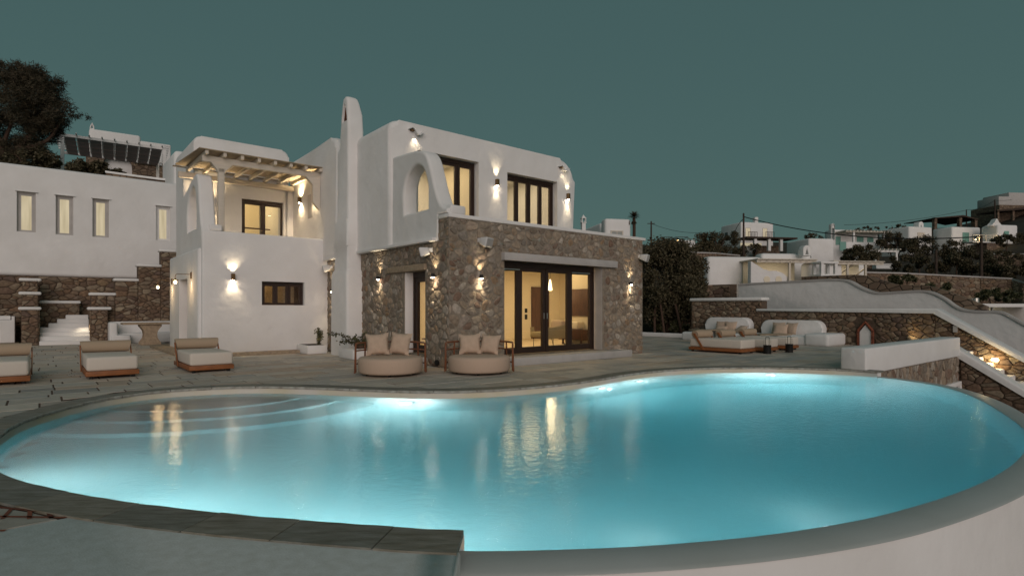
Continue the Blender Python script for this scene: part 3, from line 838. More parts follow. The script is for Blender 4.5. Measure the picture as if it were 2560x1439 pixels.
# joinery: frame bars as rails, panes as sub-parts
def joinery(name, a0, a1, z0, z1, d, splits, P, bar=.09, parent=villa, depth=.07, handle=None, bottom=None, head=.09, m='frame', pane='glass', leaf=True, label=None):
    """splits: leaf boundaries between a0 and a1 (fractions)."""
    f = MB()
    B = lambda s0, s1, t0, t1, e0, e1: f.add([P(*q) for q in [(x, z, y) for (x, y, z) in MB().box(s0, s1, e0, e1, t0, t1).v]], MB().box(0, 1, 0, 1, 0, 1).f)
    B(a0, a1, z1 - head, z1, d - .02, d + depth + .02); B(a0, a0 + .05, z0, z1 - head, d - .02, d + depth + .02); B(a1 - .05, a1, z0, z1 - head, d - .02, d + depth + .02)
    fr = f.build(name, m, parent, smooth=False)
    if label: fr['label'] = label
    w0, w1 = a0 + .05, a1 - .05
    cuts = [w0] + [w0 + (w1 - w0) * s for s in splits] + [w1]
    bot = bottom or bar
    for i in range(len(cuts) - 1):
        f = MB(); s0, s1 = cuts[i] + .004, cuts[i + 1] - .004; e = d + (.012 if i % 2 else 0); zz1 = z1 - head - .003
        B(s0, s0 + bar, z0 + .01, zz1, e, e + depth); B(s1 - bar, s1, z0 + .01, zz1, e, e + depth)
        B(s0 + bar, s1 - bar, zz1 - bar, zz1, e + .004, e + depth - .004); B(s0 + bar, s1 - bar, z0 + .01, z0 + bot, e + .004, e + depth - .004)
        f.build('sash', m, fr, smooth=False)
        f = MB(); B(s0 + bar - .005, s1 - bar + .005, z0 + bot - .005, zz1 - bar + .005, e + depth / 2 - .003, e + depth / 2 + .003)
        f.build('pane', pane, fr, smooth=False)
        if handle and i in handle:
            f = MB(); hs = s1 - bar * .5 if handle[i] > 0 else s0 + bar * .5
            B(hs - .012, hs + .012, z0 + .92, z0 + 1.08, e - .012, e - .001)
            f.build('handle', 'steel', fr, smooth=False)
    return fr
sd_ = joinery('sliding_door', D0 + .005, D1 - .12, DZ0 + .01, DZ1 - .005, .26, [.19, .46, .73], FRONT, bar=.10, depth=.08, head=.12, bottom=.17, handle={1: 1, 2: -1})
MB().box(D0 + .02, D0 + .72, .235, .25, DZ1 - .2, DZ1 - .175).build('track', 'steel', sd_, smooth=False)
MB().box(D1 - 1.05, D1 - .3, .235, .25, DZ1 - .2, DZ1 - .175).build('track', 'steel', sd_, smooth=False)
ent = joinery('entrance_door', 1.07, 2.0, .26, 2.355, .22, [], SIDE, bar=.13, depth=.08, head=.12, bottom=.2)
MB().tube([(.2, 1.21, 1.15), (.16, 1.21, 1.15), (.16, 1.21, 1.02)], .012, 6).build('handle', 'steel', ent)
joinery('french_window', .76, 2.85, 3.17, 5.84, 2.93, [.36, .72], FRONT, bar=.08, head=.1)
joinery('french_window', 3.99, 6.17, 3.17, 5.71, 2.93, [.25, .5, .75], FRONT, bar=.075, head=.1)
joinery('balcony_door', DA[0] + .005, DA[1] - .005, 3.12, DA[3] - .005, 10.32, [.5], FRONT, bar=.075, head=.09)
joinery('window', wn[0] + .005, wn[1] - .005, wn[2] + .005, wn[3] - .005, 7.46, [.33, .66], FRONT, bar=.07, head=.06)
MB().box(-3.49, -.31, 8.9, 8.95, .35, 2.75).build('bedroom_curtain', 'interior_wood', villa, smooth=False)
MB().box(-2.2, -.6, 8.8, 8.88, 1.0, 2.5).build('bedroom_panel', 'limestone', villa, smooth=False)

# living room furniture
MB().box(8.0, 8.95, 6.02, 6.09, .21, 2.3).build('inner_door', 'interior_wood', villa, smooth=False)
for z0_, z1_ in ((1.25, 1.42), (.98, 1.18)): MB().box(7.66, 7.78, 6.07, 6.095, z0_, z1_).build('switch_plate', 'black', villa, smooth=False)
MB().rbox(6.36, 6.835, 1.75, 2.84, .36, .70, .01, 2).build('sideboard', 'interior_wood', villa)
for y in (1.85, 2.7): MB().box(6.45, 6.5, y, y + .05, .2, .36).build('sideboard_leg', 'interior_wood', villa, smooth=False)
MB().rbox(6.78, 6.838, 1.86, 2.84, 1.16, 2.08, .01, 2).build('wall_cabinet', 'interior_wood', villa)
MB().box(6.84, 6.858, .47, 2.85, .2, 2.93).build('living_room_wall', 'cream', villa, smooth=False)
MB().rbox(6.42, 6.78, 2.0, 2.75, .71, .98, .05, 3).build('bread_box', 'cream', villa)
MB().rbox(1.7, 3.0, 3.6, 4.1, .46, .50, .01, 2).build('console_shelf', 'interior_wood', villa)
t = thing('armchair', 'low ochre grey armchair standing behind the sliding glass doors', 'armchair', V(5.3, 2.15, .2), ANG + R(8))
b = MB().prism([(-.55, .30), (.50, .26), (.62, .70), (.52, .70), (.40, .42), (-.42, .42), (-.44, .62), (-.55, .62)], -.36, -.28, lambda x, y, z: (x, z, y), .02, 2)
b.prism([(-.55, .30), (.50, .26), (.62, .70), (.52, .70), (.40, .42), (-.42, .42), (-.44, .62), (-.55, .62)], .28, .36, lambda x, y, z: (x, z, y), .02, 2)
b.prism([(-.55, .26), (.52, .26), (.68, .74), (.50, .70), (-.5, .60), (-.56, .54)], -.37, -.33, lambda x, y, z: (x, z, y), .015, 2)
b.prism([(.36, .28), (.50, .26), (.70, .78), (.58, .80)], -.34, .36, lambda x, y, z: (x, z, y), .03, 3)
b.build('shell', 'olive_fabric', t)
MB().rbox(-.6, .4, -.3, .34, .30, .48, .07, 4).build('seat', 'olive_fabric', t)
MB().rbox(.1, .5, -.3, .2, .5, .9, .09, 4, Matrix.Rotation(R(12), 4, 'Y')).build('cushion', 'fabric_tan', t)
for x, y in [(-.45, -.3), (-.2, -.3), (.30, -.3), (.48, -.3), (-.45, .3), (.45, .3)]:
    MB().tube([(x, y, .28), (x + (.12 if x > .2 else 0), y, .0)], .011, 6).build('leg', 'black', t)
t = thing('pendant_lamp', 'frosted glass pendant lamp glowing inside the living room', 'lamp', V(6.6, 3.5, 0), ANG)
MB().tube([(0, 0, 2.44), (0, 0, 2.93)], .006, 6).build('cord', 'black', t)
MB().lathe([(.075, 2.06), (.08, 2.09), (.035, 2.40), (.02, 2.45)], 16).build('shade', 'pendant', t)
light('POINT', (0, 0, 1.95), 22, (1, .70, .36), t, size=.12)
def room_light(a, b_, z, w, col, sx=1.5, sy=1.5):
    o = light('AREA', (a, b_, z), w, col, villa, (0, 0, -1), size=sx, size_y=sy); return o
WARM = (1.0, .73, .39)
room_light(4.2, 3.2, 2.9, 120, WARM, 5.0, 3.0)
room_light(8.3, 3.9, 2.9, 30, WARM, 1.5, 1.2)
room_light(1.8, 4.7, 6.15, 50, (1, .77, .48), 2.2, 2.2)
room_light(5.0, 4.7, 6.15, 50, (1, .77, .48), 2.2, 2.2)
room_light(-1.8, 11.8, 6.1, 42, (1, .72, .36), 1.6, 1.6)
room_light(-1.9, 8.2, 2.7, 9, (1, .66, .3), .8, .8)

# pergola over the balcony
pg = thing('balcony_pergola', 'white timber pergola roof over the balcony of the villa', 'pergola', V(0, 0, 0), ANG)
MB().rbox(-3.70, -.12, 7.52, 7.64, 5.77, 5.95, .01, 2).build('beam', 'white_wood', pg)
MB().rbox(-3.9, -.17, 10.02, 10.16, 5.72, 5.90, .01, 2).build('beam', 'white_wood', pg)
MB().rbox(-3.27, -3.10, 7.50, 7.67, 3.72, 5.62, .01, 2).build('post', 'white_wood', pg)
MB().prism([(-3.47, 5.77), (-2.87, 5.77), (-3.08, 5.56), (-3.08, 5.50), (-3.29, 5.50), (-3.29, 5.56)], 7.5, 7.66, FRONT, .005, 1).build('post_capital', 'white_wood', pg)
MB().prism([(-.66, 5.77), (-.18, 5.77), (-.18, 4.72), (-.24, 4.75), (-.42, 4.95), (-.42, 5.52)], 7.5, 7.66, FRONT, .005, 1).build('corbel', 'white_wood', pg)
for k in range(8):
    a = -3.62 + k * .485
    MB().rbox(a - .045, a + .045, 7.28, 10.18, 5.935, 6.055, .006, 1).build('rafter', 'white_wood', pg)
rg = random.Random(4)
nb = 20; bw = 2.98 / nb
for k in range(nb):
    if k in (18,): continue
    b0 = 7.22 + k * bw; z = 6.057 + rg.uniform(0, .004)
    MB().rbox(-3.84 - .22 * k / nb, -.2 + rg.uniform(0, .04), b0 + .006, b0 + bw - .006, z, z + .024, .004, 1).build('roof_board', 'roof_board', pg)

# ------------------------------------------------------------------ lamps on the villa
LAMP = 1.75
def updown(name, label, a, b_, z, face, group, kind='box', up=9.0, dn=9.0, angle=70, col=(1, .80, .52), gap=.085):
    up, dn = up * LAMP, dn * LAMP
    """face: 'front' (light sits on a wall facing -b) or 'side' (wall facing -a)."""
    t = thing(name, label, 'wall lamp', V(a, b_, z), ANG + (0 if face == 'front' else R(-90)), group)
    if kind == 'box':
        MB().rbox(-.05, .05, -.115, -.012, -.10, .10, .006, 1).build('body', 'bronze', t)
        MB().rbox(-.03, .03, -.014, .01, -.06, .06, .004, 1).build('back_plate', 'bronze', t)
        h = .105
    else:
        MB().tube([(0, -.09, -.045), (0, -.09, .045)], .042, 12).build('body', 'black', t)
        MB().rbox(-.02, .02, -.06, .03, -.02, .02, .004, 1).build('back_plate', 'black', t)
        h = .05
    MB().tube([(0, -.064 if kind == 'box' else -.09, -h - .004), (0, -.064 if kind == 'box' else -.09, -h + .012)], .034, 12).build('lens', 'spotglow', t)
    if up: light('SPOT', (0, -gap, h + .015), up, col, t, (0, .13, 1), size=.03, angle=angle, blend=.9)
    if dn: light('SPOT', (0, -gap, -h - .015), dn, col, t, (0, .13, -1), size=.03, angle=angle, blend=.9)
    return t
UG = 'up and down wall lamps of the villa'
updown('wall_lamp', 'bronze up and down lamp left of the small window on the low white wing', -2.93, 7.3, 2.36, 'front', UG, up=16, dn=16, angle=95)
updown('wall_lamp', 'bronze up and down lamp between the two upper French windows', 3.53, 2.7, 5.32, 'front', UG, up=17, dn=17, angle=60)
updown('wall_lamp', 'bronze up and down lamp at the far right end of the upper storey', 6.65, 2.7, 5.28, 'front', UG, up=17, dn=17, angle=60)
updown('wall_lamp', 'bronze up and down lamp left of the niche in the balcony side wall', -.16, 9.34, 5.30, 'side', UG, up=60, dn=40, angle=140, col=(1, .74, .42))
updown('wall_lamp', 'bronze up and down lamp behind the pergola corbel on the balcony', -.16, 7.95, 5.28, 'side', UG, up=40, dn=36, angle=140, col=(1, .74, .42))
updown('wall_lamp', 'lamp hidden behind the pergola post lighting the left of the balcony', -3.16, 10.2, 4.95, 'front', UG, up=42, dn=36, angle=150, col=(1, .74, .42))
SG = 'small black lamps on the stone wall'
updown('wall_lamp', 'small black lamp on stone left of the sliding doors', .89, 0, 2.19, 'front', SG, 'cyl', 12, 12, 75, gap=.10)
updown('wall_lamp', 'small black lamp on stone at the right end of the stone front', 6.64, 0, 2.19, 'front', SG, 'cyl', 12, 12, 75, gap=.10)
updown('wall_lamp', 'small black lamp on stone left of the narrow entrance door', 0, 3.46, 2.27, 'side', SG, 'cyl', 11, 11, 75, gap=.10)
updown('wall_lamp', 'small black lamp on stone between the entrance door and the house corner', 0, .56, 2.21, 'side', SG, 'cyl', 11, 11, 75, gap=.10)
updown('wall_lamp', 'small black lamp on the strip of stone behind the chimney', 0, 6.75, 2.0, 'side', SG, 'cyl', 20, 20, 90, gap=.10)
for a, z, lab in [(.66, 6.32, 'curved roof tile spotlight at the top left of the upper storey'), (6.42, 6.20, 'curved roof tile spotlight at the top right of the upper storey')]:
    t = thing('tile_lamp', lab, 'wall lamp', V(a, 2.7, z), ANG, 'tile covered spotlights')
    b = MB(); prof = smooth_path([(-.22, .06), (-.15, .10), (-.08, .05), (0, -.05), (.09, -.06), (.17, .02), (.22, .05)], 3)
    for x, zz in prof: b.v += [(x, .02, zz), (x, -.16, zz - .02), (x, -.16, zz - .035), (x, .02, zz - .015)]
    for i in range(len(prof) - 1):
        for j in range(4): b.f.append((4 * i + j, 4 * i + 4 + j, 4 * i + 4 + (j + 1) % 4, 4 * i + (j + 1) % 4))
    b.f += [(0, 1, 2, 3), tuple(4 * (len(prof) - 1) + j for j in (3, 2, 1, 0))]
    b.build('tile_cover', 'plaster', t)
    MB().rbox(-.16, -.04, -.10, .02, .0, .05, .01, 2).build('lamp_head', 'bronze', t)
    light('SPOT', (0, -.10, -.07), 34 if a < 3 else 13, (1, .80, .54), t, (0, .16, -1), size=.04, angle=85, blend=.9)
# arm lamps on the left side of the wing
for b_, z, lab in [(11.55, 2.36, 'bracket lamp with a bare glowing bulb, farther one on the wing side wall'), (8.3, 2.42, 'bracket lamp with a bare glowing bulb, nearer one on the wing side wall')]:
    t = thing('arm_lamp', lab, 'wall lamp', V(-3.84, b_, z), ANG, 'bracket lamps on the wing side wall')
    MB().rbox(-.03, .0, -.06, .06, -.1, .1, .005, 1).build('back_plate', 'bronze', t)
    MB().tube(smooth_path([(0, 0, .03), (-.3, 0, .03), (-.40, 0, .02), (-.43, 0, -.04), (-.43, 0, -.1)], 3), .009, 8).build('arm', 'bronze', t)
    MB().lathe([(.015, -.1), (.03, -.13), (.10, -.155), (.105, -.165)], 16, (-.43, 0, 0)).build('shade', 'bronze', t)
    MB().lathe([(.0, -.27), (.03, -.26), (.045, -.225), (.03, -.18), (.015, -.16)], 14, (-.43, 0, 0)).build('bulb', 'bulb', t)
    light('POINT', (-.43, 0, -.34), 7, (1, .66, .32), t, size=.05)
    light('SPOT', (-.10, 0, -.06), 12, (1, .70, .38), t, (.22, 0, -1), size=.02, angle=60, blend=.9)

# loudspeakers
def speaker(label, a, b_, z, face, yaw):
    t = thing('outdoor_speaker', label, 'speaker', V(a, b_, z), ANG + (0 if face == 'front' else R(-90)) + R(yaw), 'white loudspeakers on the stone walls')
    b = bmesh.new(); bmesh.ops.create_cube(b, size=1)
    for q in b.verts:
        f_ = 1 if q.co.y < 0 else .62
        q.co = (q.co.x * .37 * f_, -.19 + q.co.y * .23, q.co.z * .25 * f_)
    bmesh.ops.bevel(b, geom=list(b.edges), offset=.028, segments=3, profile=.5, affect='EDGES')
    rot = Matrix.Rotation(R(14), 4, 'X')
    MB().bm(b, rot).build('cabinet', 'white_plastic', t)
    MB().rbox(-.155, .155, -.314, -.304, -.095, .095, .004, 1, rot).build('grille', 'concrete', t)
    MB().rbox(-.04, .04, -.1, .03, -.05, .05, .01, 2).build('bracket', 'white_plastic', t)
speaker('white loudspeaker high on the stone front near the house corner', .88, 0, 3.08, 'front', 25)
speaker('white loudspeaker at the right end of the stone front', 7.1, 0, 3.05, 'front', 25)
speaker('white loudspeaker above the narrow entrance door under the arch wall', 0, .72, 2.84, 'side', -35)
speaker('white loudspeaker half hidden behind the chimney', 0, 6.9, 2.78, 'side', -20)
MB_ = thing('wall_vent', 'small round black vent cap at the foot of the stone corner', 'vent', V(-.02, .45, .11), ANG)
MB().tube([(0, 0, 0), (-.05, 0, 0)], .07, 14).build('cap', 'black', MB_)

# ------------------------------------------------------------------ pool terrace furniture
def cushion_mesh(w, h, t, rg, n=8):
    b = MB(); top, bot = [], []
    for j in range(n + 1):
        for i in range(n + 1):
            x, y = i / n * 2 - 1, j / n * 2 - 1
            prof = max(0, (1 - abs(x) ** 2.4)) ** .55 * max(0, (1 - abs(y) ** 2.4)) ** .55
            pin = 1 - .085 * (1 - abs(y) ** 2) * abs(x) ** 3; pin2 = 1 - .085 * (1 - abs(x) ** 2) * abs(y) ** 3
            wr = rg.uniform(-.006, .006)
            top.append((x * w / 2 * pin, y * h / 2 * pin2, t / 2 * prof + wr * (prof > .05))); bot.append((x * w / 2 * pin, y * h / 2 * pin2, -t / 2 * prof + wr * (prof > .05) - .002))
    N = n + 1
    f = [(j * N + i, j * N + i + 1, (j + 1) * N + i + 1, (j + 1) * N + i) for j in range(n) for i in range(n)]
    b.add(top, f); b.add(bot, [q[::-1] for q in f])
    bmx = bmesh.new(); vs = [bmx.verts.new(v) for v in b.v]
    for q in b.f: bmx.faces.new([vs[i] for i in q])
    bmesh.ops.remove_doubles(bmx, verts=bmx.verts, dist=.004); r_ = MB().bm(bmx)
    return r_
def pillow(name, label, loc, rz, lean, w=.46, h=.46, t=.17, m='fabric_pillow', group=None, seed=1, roll=0):
    """pillow standing on its lower edge at loc, facing local -y, leaning back."""
    mb = cushion_mesh(w, h, t, random.Random(seed))
    mt = Matrix.Rotation(R(90 - lean), 4, 'X') @ Matrix.Rotation(R(roll), 4, 'Z')
    mb.v = [tuple(mt @ Vector(v)) for v in mb.v]
    zmin = min(v[2] for v in mb.v)
    mb.v = [(x, y, z - zmin) for x, y, z in mb.v]
    o = mb.build(name, m, None, angle=80); o.location = loc; o.rotation_euler = (0, 0, rz)
    return tag(o, label, 'pillow', group)

def make_lounger(label):
    t = thing('sun_lounger', label, 'sun lounger', (0, 0, 0), ANG, 'teak sun loungers with bolsters')
    w, L = .90, 1.86
    MB().rbox(0, w, 0, L, .055, .155, .012, 2).build('frame', 'teak', t)
    m_ = MB().rbox(.015, w - .015, .0, L - .03, .156, .44, .055, 4).build('mattress', 'fabric', t, angle=60)
    for x in (.07, w - .13):
        for y in (.06, L - .14):
            MB().rbox(x, x + .06, y, y + .08, 0, .056, .006, 1).build('foot', 'black', t)
    MB().tube([(.005, L - .24, .565), (.03, L - .24, .57), (w - .03, L - .24, .57), (w - .005, L - .24, .565)], .125, 20).build('bolster', 'fabric_tan', t, angle=50)
    for x in (-.022, w + .002):
        MB().prism([(L - .62, .06), (L - .53, .06), (L - .17, .60), (L - .26, .60)], x, x + .02, lambda s_, z, d: (d, s_, z), .004, 1).build('side_arm', 'teak', t)
    return t
L0 = make_lounger('beige sun lounger cut off by the left picture edge beside the pool')
L0.location = V(-8.43, 2.72)
dup(L0, V(-6.70, 2.80), label='beige sun lounger in the middle of the left three, in front of the white stairs')
dup(L0, V(-4.90, 2.72), label='beige sun lounger in front of the low white wing with the small window')
dup(L0, V(9.25, -2.25), label='beige sun lounger nearest to the villa on the right terrace, seen from the side')
dup(L0, V(10.38, -2.45), label='middle beige sun lounger of the right terrace, partly behind a lantern')
dup(L0, V(11.93, -2.42), label='beige sun lounger farthest right on the right terrace')

def daybed(label, center, rz, a0, a1, left_low, right_low):
    t = thing('round_daybed', label, 'daybed', center, rz, 'round daybeds on the pool terrace')
    MB().lathe([(.0, .045), (.60, .045), (.655, .06), (.675, .10), (.68, .30), (.672, .345), (.645, .375), (.58, .388), (.0, .392)], 48).build('base_cushion', 'fabric_rose', t, angle=60)
    for k in range(5):
        q = 2 * math.pi * k / 5 + .9
        MB().tube([(math.cos(q) * .5, math.sin(q) * .5, 0), (math.cos(q) * .5, math.sin(q) * .5, .046)], .03, 8).build('foot', 'black', t)
    rr = .735
    arc = lambda d, z, r_=rr: (r_ * math.cos(R(d)), r_ * math.sin(R(d)), z)
    N = 26
    ds = [a0 + (a1 - a0) * i / N for i in range(N + 1)]
    top = [arc(d, .66) for d in ds]
    pre = [arc(a0 - 2, left_low), arc(a0 - 2, .45), arc(a0 - 1.5, .56), arc(a0 + .5, .63)]
    post = [arc(a1 - .5, .63), arc(a1 + 1.5, .56), arc(a1 + 2, .45), arc(a1 + 2, right_low)]
    MB().tube(smooth_path(pre + top[1:-1] + post, 2), .021, 8).build('top_rail', 'rattan', t)
    MB().tube([arc(d, .50) for d in ds], .016, 8).build('middle_rail', 'rattan', t)
    MB().tube([arc(d, .22) for d in ds], .016, 8).build('lower_rail', 'rattan', t)
    for f_ in (.0, .2, .4, .6, .8, 1):
        d = a0 + (a1 - a0) * f_
        MB().tube([arc(d, .03, rr + .02), arc(d, .66, rr + .0)], .018, 8).build('rail_post', 'rattan', t)
    return t
dc1, dc2 = Vector((-2.60, 12.20, 0)), Vector((-.72, 12.50, 0))
daybed('round brown daybed left of the entrance door, rail post at its left', dc1, R(12), 2, 172, .05, .05)
daybed('round brown daybed in front of the stone corner beside the sliding doors', dc2, R(3), -2, 176, .05, .05)
PG = 'pillows on the round daybeds'
pillow('pillow', 'left square pillow on the left round daybed', dc1 + Vector((-.33, .20, .385)), R(8), 20, .50, .50, .19, group=PG, seed=2, roll=4)
pillow('pillow', 'right square pillow on the left round daybed, before the entrance door', dc1 + Vector((.14, .33, .385)), R(-8), 18, .48, .50, .19, group=PG, seed=3, roll=-5)
pillow('pillow', 'left square pillow on the right round daybed', dc2 + Vector((-.23, .32, .385)), R(4), 20, .50, .48, .19, group=PG, seed=4, roll=2)
pillow('pillow', 'right square pillow on the right round daybed', dc2 + Vector((.22, .34, .385)), R(-14), 22, .46, .46, .18, group=PG, seed=5, roll=-4)

for (a, b_, lab) in [(10.15, -2.62, 'black lantern with a wire handle at the foot of the middle lounger, left one'), (11.25, -2.80, 'black lantern with a wire handle near the farthest right lounger')]:
    t = thing('lantern', lab, 'lantern', V(a, b_), ANG, 'black lanterns by the right loungers')
    MB().lathe([(.12, 0), (.12, .015), (.115, .02), (.115, .25), (.12, .26), (.12, .275), (.0, .275)], 20).build('body', 'black', t)
    MB().tube([(-.12, 0, .26), (-.12, 0, .49), (-.09, 0, .52), (.09, 0, .52), (.12, 0, .49), (.12, 0, .26)], .008, 6).build('handle', 'black', t)
    MB().lathe([(.112, .276), (.112, .44)], 20).build('glass_cylinder', 'glass', t)

# ------------------------------------------------------------------ planters by the villa
def leafmesh(pts, size, rg, aspect=.5, droop=0.0):
    v, f = [], []
    for p_ in pts:
        d = Vector((rg.gauss(0, 1), rg.gauss(0, 1), rg.gauss(0, .8) - droop)).normalized()
        u_ = d.cross(Vector((rg.gauss(0, 1), rg.gauss(0, 1), rg.gauss(0, 1)))).normalized()
        s_ = size * rg.uniform(.6, 1.35); p_ = Vector(p_); n = len(v)
        v += [tuple(p_), tuple(p_ + d * s_ * .5 + u_ * s_ * aspect * .5), tuple(p_ + d * s_), tuple(p_ + d * s_ * .5 - u_ * s_ * aspect * .5)]
        f.append((n, n + 1, n + 2, n + 3))
    return MB().add(v, f)
def plant(name, label, loc, stems, rg, leaf=.055, m='leaf_green', r=.008):
    t = thing(name, label, 'plant', loc, 0)
    st = MB(); pts = []
    for s_ in stems:
        path_ = smooth_path(s_, 8); st.tube(path_, r, 5, r * .4)
        for i, q in enumerate(path_):
            if i < 2: continue
            for _ in range(5): pts.append(Vector(q) + Vector((rg.gauss(0, .02), rg.gauss(0, .02), rg.gauss(0, .02))))
    st.build('stems', 'bark', t)
    leafmesh(pts, leaf, rg, .55, .3).build('leaves', m, t, smooth=False)
    return t
t = thing('planter', 'small white plaster planter box at the end of the low white wing', 'planter', V(-.62, 6.55), ANG)
MB().rbox(-.42, .2, -.28, .72, 0, .27, .03, 2).build('box', 'plaster', t)
MB().box(-.36, .16, -.22, .66, .2, .272).build('soil', 'ground', t, smooth=False)
t = thing('planter', 'white plaster planter at the foot of the chimney behind the left daybed', 'planter', V(-.30, 4.1), ANG)
MB().rbox(-.46, .25, -.48, .5, 0, .27, .03, 2).build('box', 'plaster', t)
MB().lathe([(.15, .27), (.2, .36), (.19, .37), (.0, .36)], 16).build('pot', 'bark', t)
rg = random.Random(21)
P0 = V(-.62, 6.5, .26)
plant('small_shrub', 'small leafy plant lit from below in the planter by the low wing', P0, [[(0, 0, 0), (.02 + rg.gauss(0, .04), .0, .25), (rg.gauss(0, .1), 0, .35 + rg.random() * .2)] for _ in range(7)], rg, .06)
P1 = V(-.30, 4.1, .34)
plant('drooping_shrub', 'planter shrub with long leafy branches reaching left of the chimney base', P1,
      [[(0, 0, 0), (-.25, -.1, .22), (-.55, -.15, .34), (-.85, -.2, .36)], [(0, 0, 0), (-.3, -.1, .14), (-.6, -.1, .12)], [(0, 0, 0), (.12, 0, .18), (.3, .0, .26)], [(0, 0, 0), (-.12, 0, .2), (-.2, 0, .26)],
       [(0, 0, 0), (.05, -.1, .2), (.14, -.1, .38)], [(0, 0, 0), (-.2, -.1, .1), (-.4, -.12, .2)], [(0, 0, 0), (.2, -.1, .12), (.4, -.1, .16)], [(0, 0, 0), (-.05, -.1, .12), (-.1, -.2, .2)]], rg, .075)
light('SPOT', tuple(V(-.75, 6.35, .30)), 5, (1, .78, .48), None, (.3, .4, 1), size=.03, angle=80, blend=.8)

# ------------------------------------------------------------------ left side: guest house, stone walls, stairs, barbecue, table
gh = thing('guest_house', 'long white building with four narrow lit windows above the rubble wall at left', 'house', V(0, 0, 0), ANG)
wins = [(-8.10, -7.51, 4.54, 6.16), (-6.87, -6.29, 4.52, 6.16), (-5.63, -5.05, 4.52, 6.17), (-3.28, -2.72, 4.56, 6.13)]
body = MB().rbox(-14.0, -1.2, 19.25, 25.0, 2.75, 7.27, .16, 4)
vm = boolean(raw(body), [raw(MB().box(w[0], w[1], 19.0, 19.55, w[2], w[3])) for w in wins[:1]] and [raw((lambda m_: [m_.box(w[0], w[1], 19.0, 19.55, w[2], w[3]) for w in wins] and m_)(MB()))])
link('wall', vm, 'plaster', gh)
for i, w in enumerate(wins):
    joinery('window', w[0] + .004, w[1] - .004, w[2] + .004, w[3] - .004, 19.36, [], FRONT, bar=.075, parent=gh, head=.06, m='concrete' if i < 3 else 'plaster', pane='litpane', depth=.06)
    MB().rbox(w[0] - .06, w[1] + .06, 19.17, 19.3, w[3], w[3] + .035, .01, 1).build('hood', 'plaster', gh)
MB().rbox(-2.35, -.9, 20.6, 24.0, 7.0, 9.15, .2, 4).build('tower', 'plaster', gh)
rw = thing('rubble_wall', 'brown rubble stone base wall under the white building at left', 'stone wall', V(0, 0, 0), ANG)
o = MB().box(-14, -1.5, 19.3, 20.3, -.1, 2.76).build('wall_core', 'joint_dark', rw, smooth=False)
PBK = lambda s, t, d: (s, 19.3 - d, t)
stones(rw, [(rect(-9.6, -4.0, 0, 2.75), [], .33, .19, .009, .05, PBK, 31)], 'stone_dark', 230, False)
MB().rbox(-7.4, -6.05, 18.75, 19.25, 1.62, 1.74, .05, 3).build('ledge_cap', 'plaster', rw)
o = MB().box(-7.4, -6.1, 18.8, 19.25, -.05, 1.62).build('ledge_core', 'joint_dark', rw, smooth=False)
stones(rw, [(rect(-7.4, -6.1, .0, 1.62), [], .26, .2, .010, .04, lambda s, t, d: (s, 18.8 - d, t), 32)], 'stone_dark', 60, False)
st = thing('stepped_wall', 'brown stone wall with white stepped caps rising to the right beside the stairs', 'stone wall', V(0, 0, 0), ANG)
tops = [(-5.26, -4.62, 2.02), (-4.62, -4.12, 2.02), (-4.62, -3.92, 2.62), (-3.98, -3.30, 3.28), (-3.30, -1.8, 3.95)]
core = MB(); 
prof = [(-5.26, -.05), (-1.8, -.05), (-1.8, 3.88), (-3.34, 3.88), (-3.34, 3.20), (-4.17, 3.20), (-4.17, 2.56), (-4.98, 2.56), (-4.98, 1.95), (-5.26, 1.95)]
MB().prism(prof, 17.52, 17.95, FRONT).build('wall_core', 'joint_dark', st, smooth=False)
for (x0, x1, z) in [(-5.85, -4.93, 1.95), (-5.03, -4.13, 2.56), (-4.24, -3.3, 3.20), (-3.41, -1.7, 3.88)]:
    MB().rbox(x0, x1, 17.44, 18.0, z, z + .12, .055, 3).build('cap', 'plaster', st)
MB().box(-5.80, -5.24, 17.16, 17.96, -.05, 1.36).box(-5.78, -5.26, 17.5, 17.94, 1.36, 1.95).build('pier', 'joint_dark', st, smooth=False)
MB().rbox(-5.92, -5.12, 17.08, 17.62, 1.36, 1.48, .055, 3).build('cap', 'plaster', st)
PW = lambda s, t, d: (s, 17.52 - d, t)
stones(st, [(rect(-5.26, -4.98, .0, 1.95), [], .26, .16, .009, .045, PW, 41), (rect(-4.98, -4.17, .8, 2.56), [], .29, .165, .009, .045, PW, 42), (rect(-4.17, -3.34, .8, 3.20), [], .30, .165, .009, .045, PW, 43), (rect(-3.34, -1.8, .8, 3.88), [], .30, .165, .009, .045, PW, 44),
            (rect(-5.80, -5.24, 0, 1.36), [], .25, .18, .012, .04, lambda s, t, d: (s, 17.16 - d, t), 45), (rect(17.16, 17.96, 0, 1.36), [], .25, .18, .012, .03, lambda s, t, d: (-5.80 - d, s, t), 46),
            (rect(-5.78, -5.26, 1.36, 1.95), [], .25, .18, .012, .04, lambda s, t, d: (s, 17.5 - d, t), 47)], 'stone_dark', 260, False)
pr = thing('stepped_pier', 'brown stone pier with three white caps left of the white stairs', 'stone pier', V(0, 0, 0), ANG)
MB().box(-7.93, -7.42, 17.28, 18.7, -.05, 1.36).box(-7.92, -7.43, 17.8, 18.7, 1.36, 1.95).box(-7.91, -7.44, 18.35, 18.7, 1.95, 2.5).build('pier_core', 'joint_dark', pr, smooth=False)
for b0, z in [(17.2, 1.36), (17.72, 1.95), (18.28, 2.5)]:
    MB().rbox(-8.02, -7.33, b0, b0 + .62, z, z + .12, .055, 3).build('cap', 'plaster', pr)
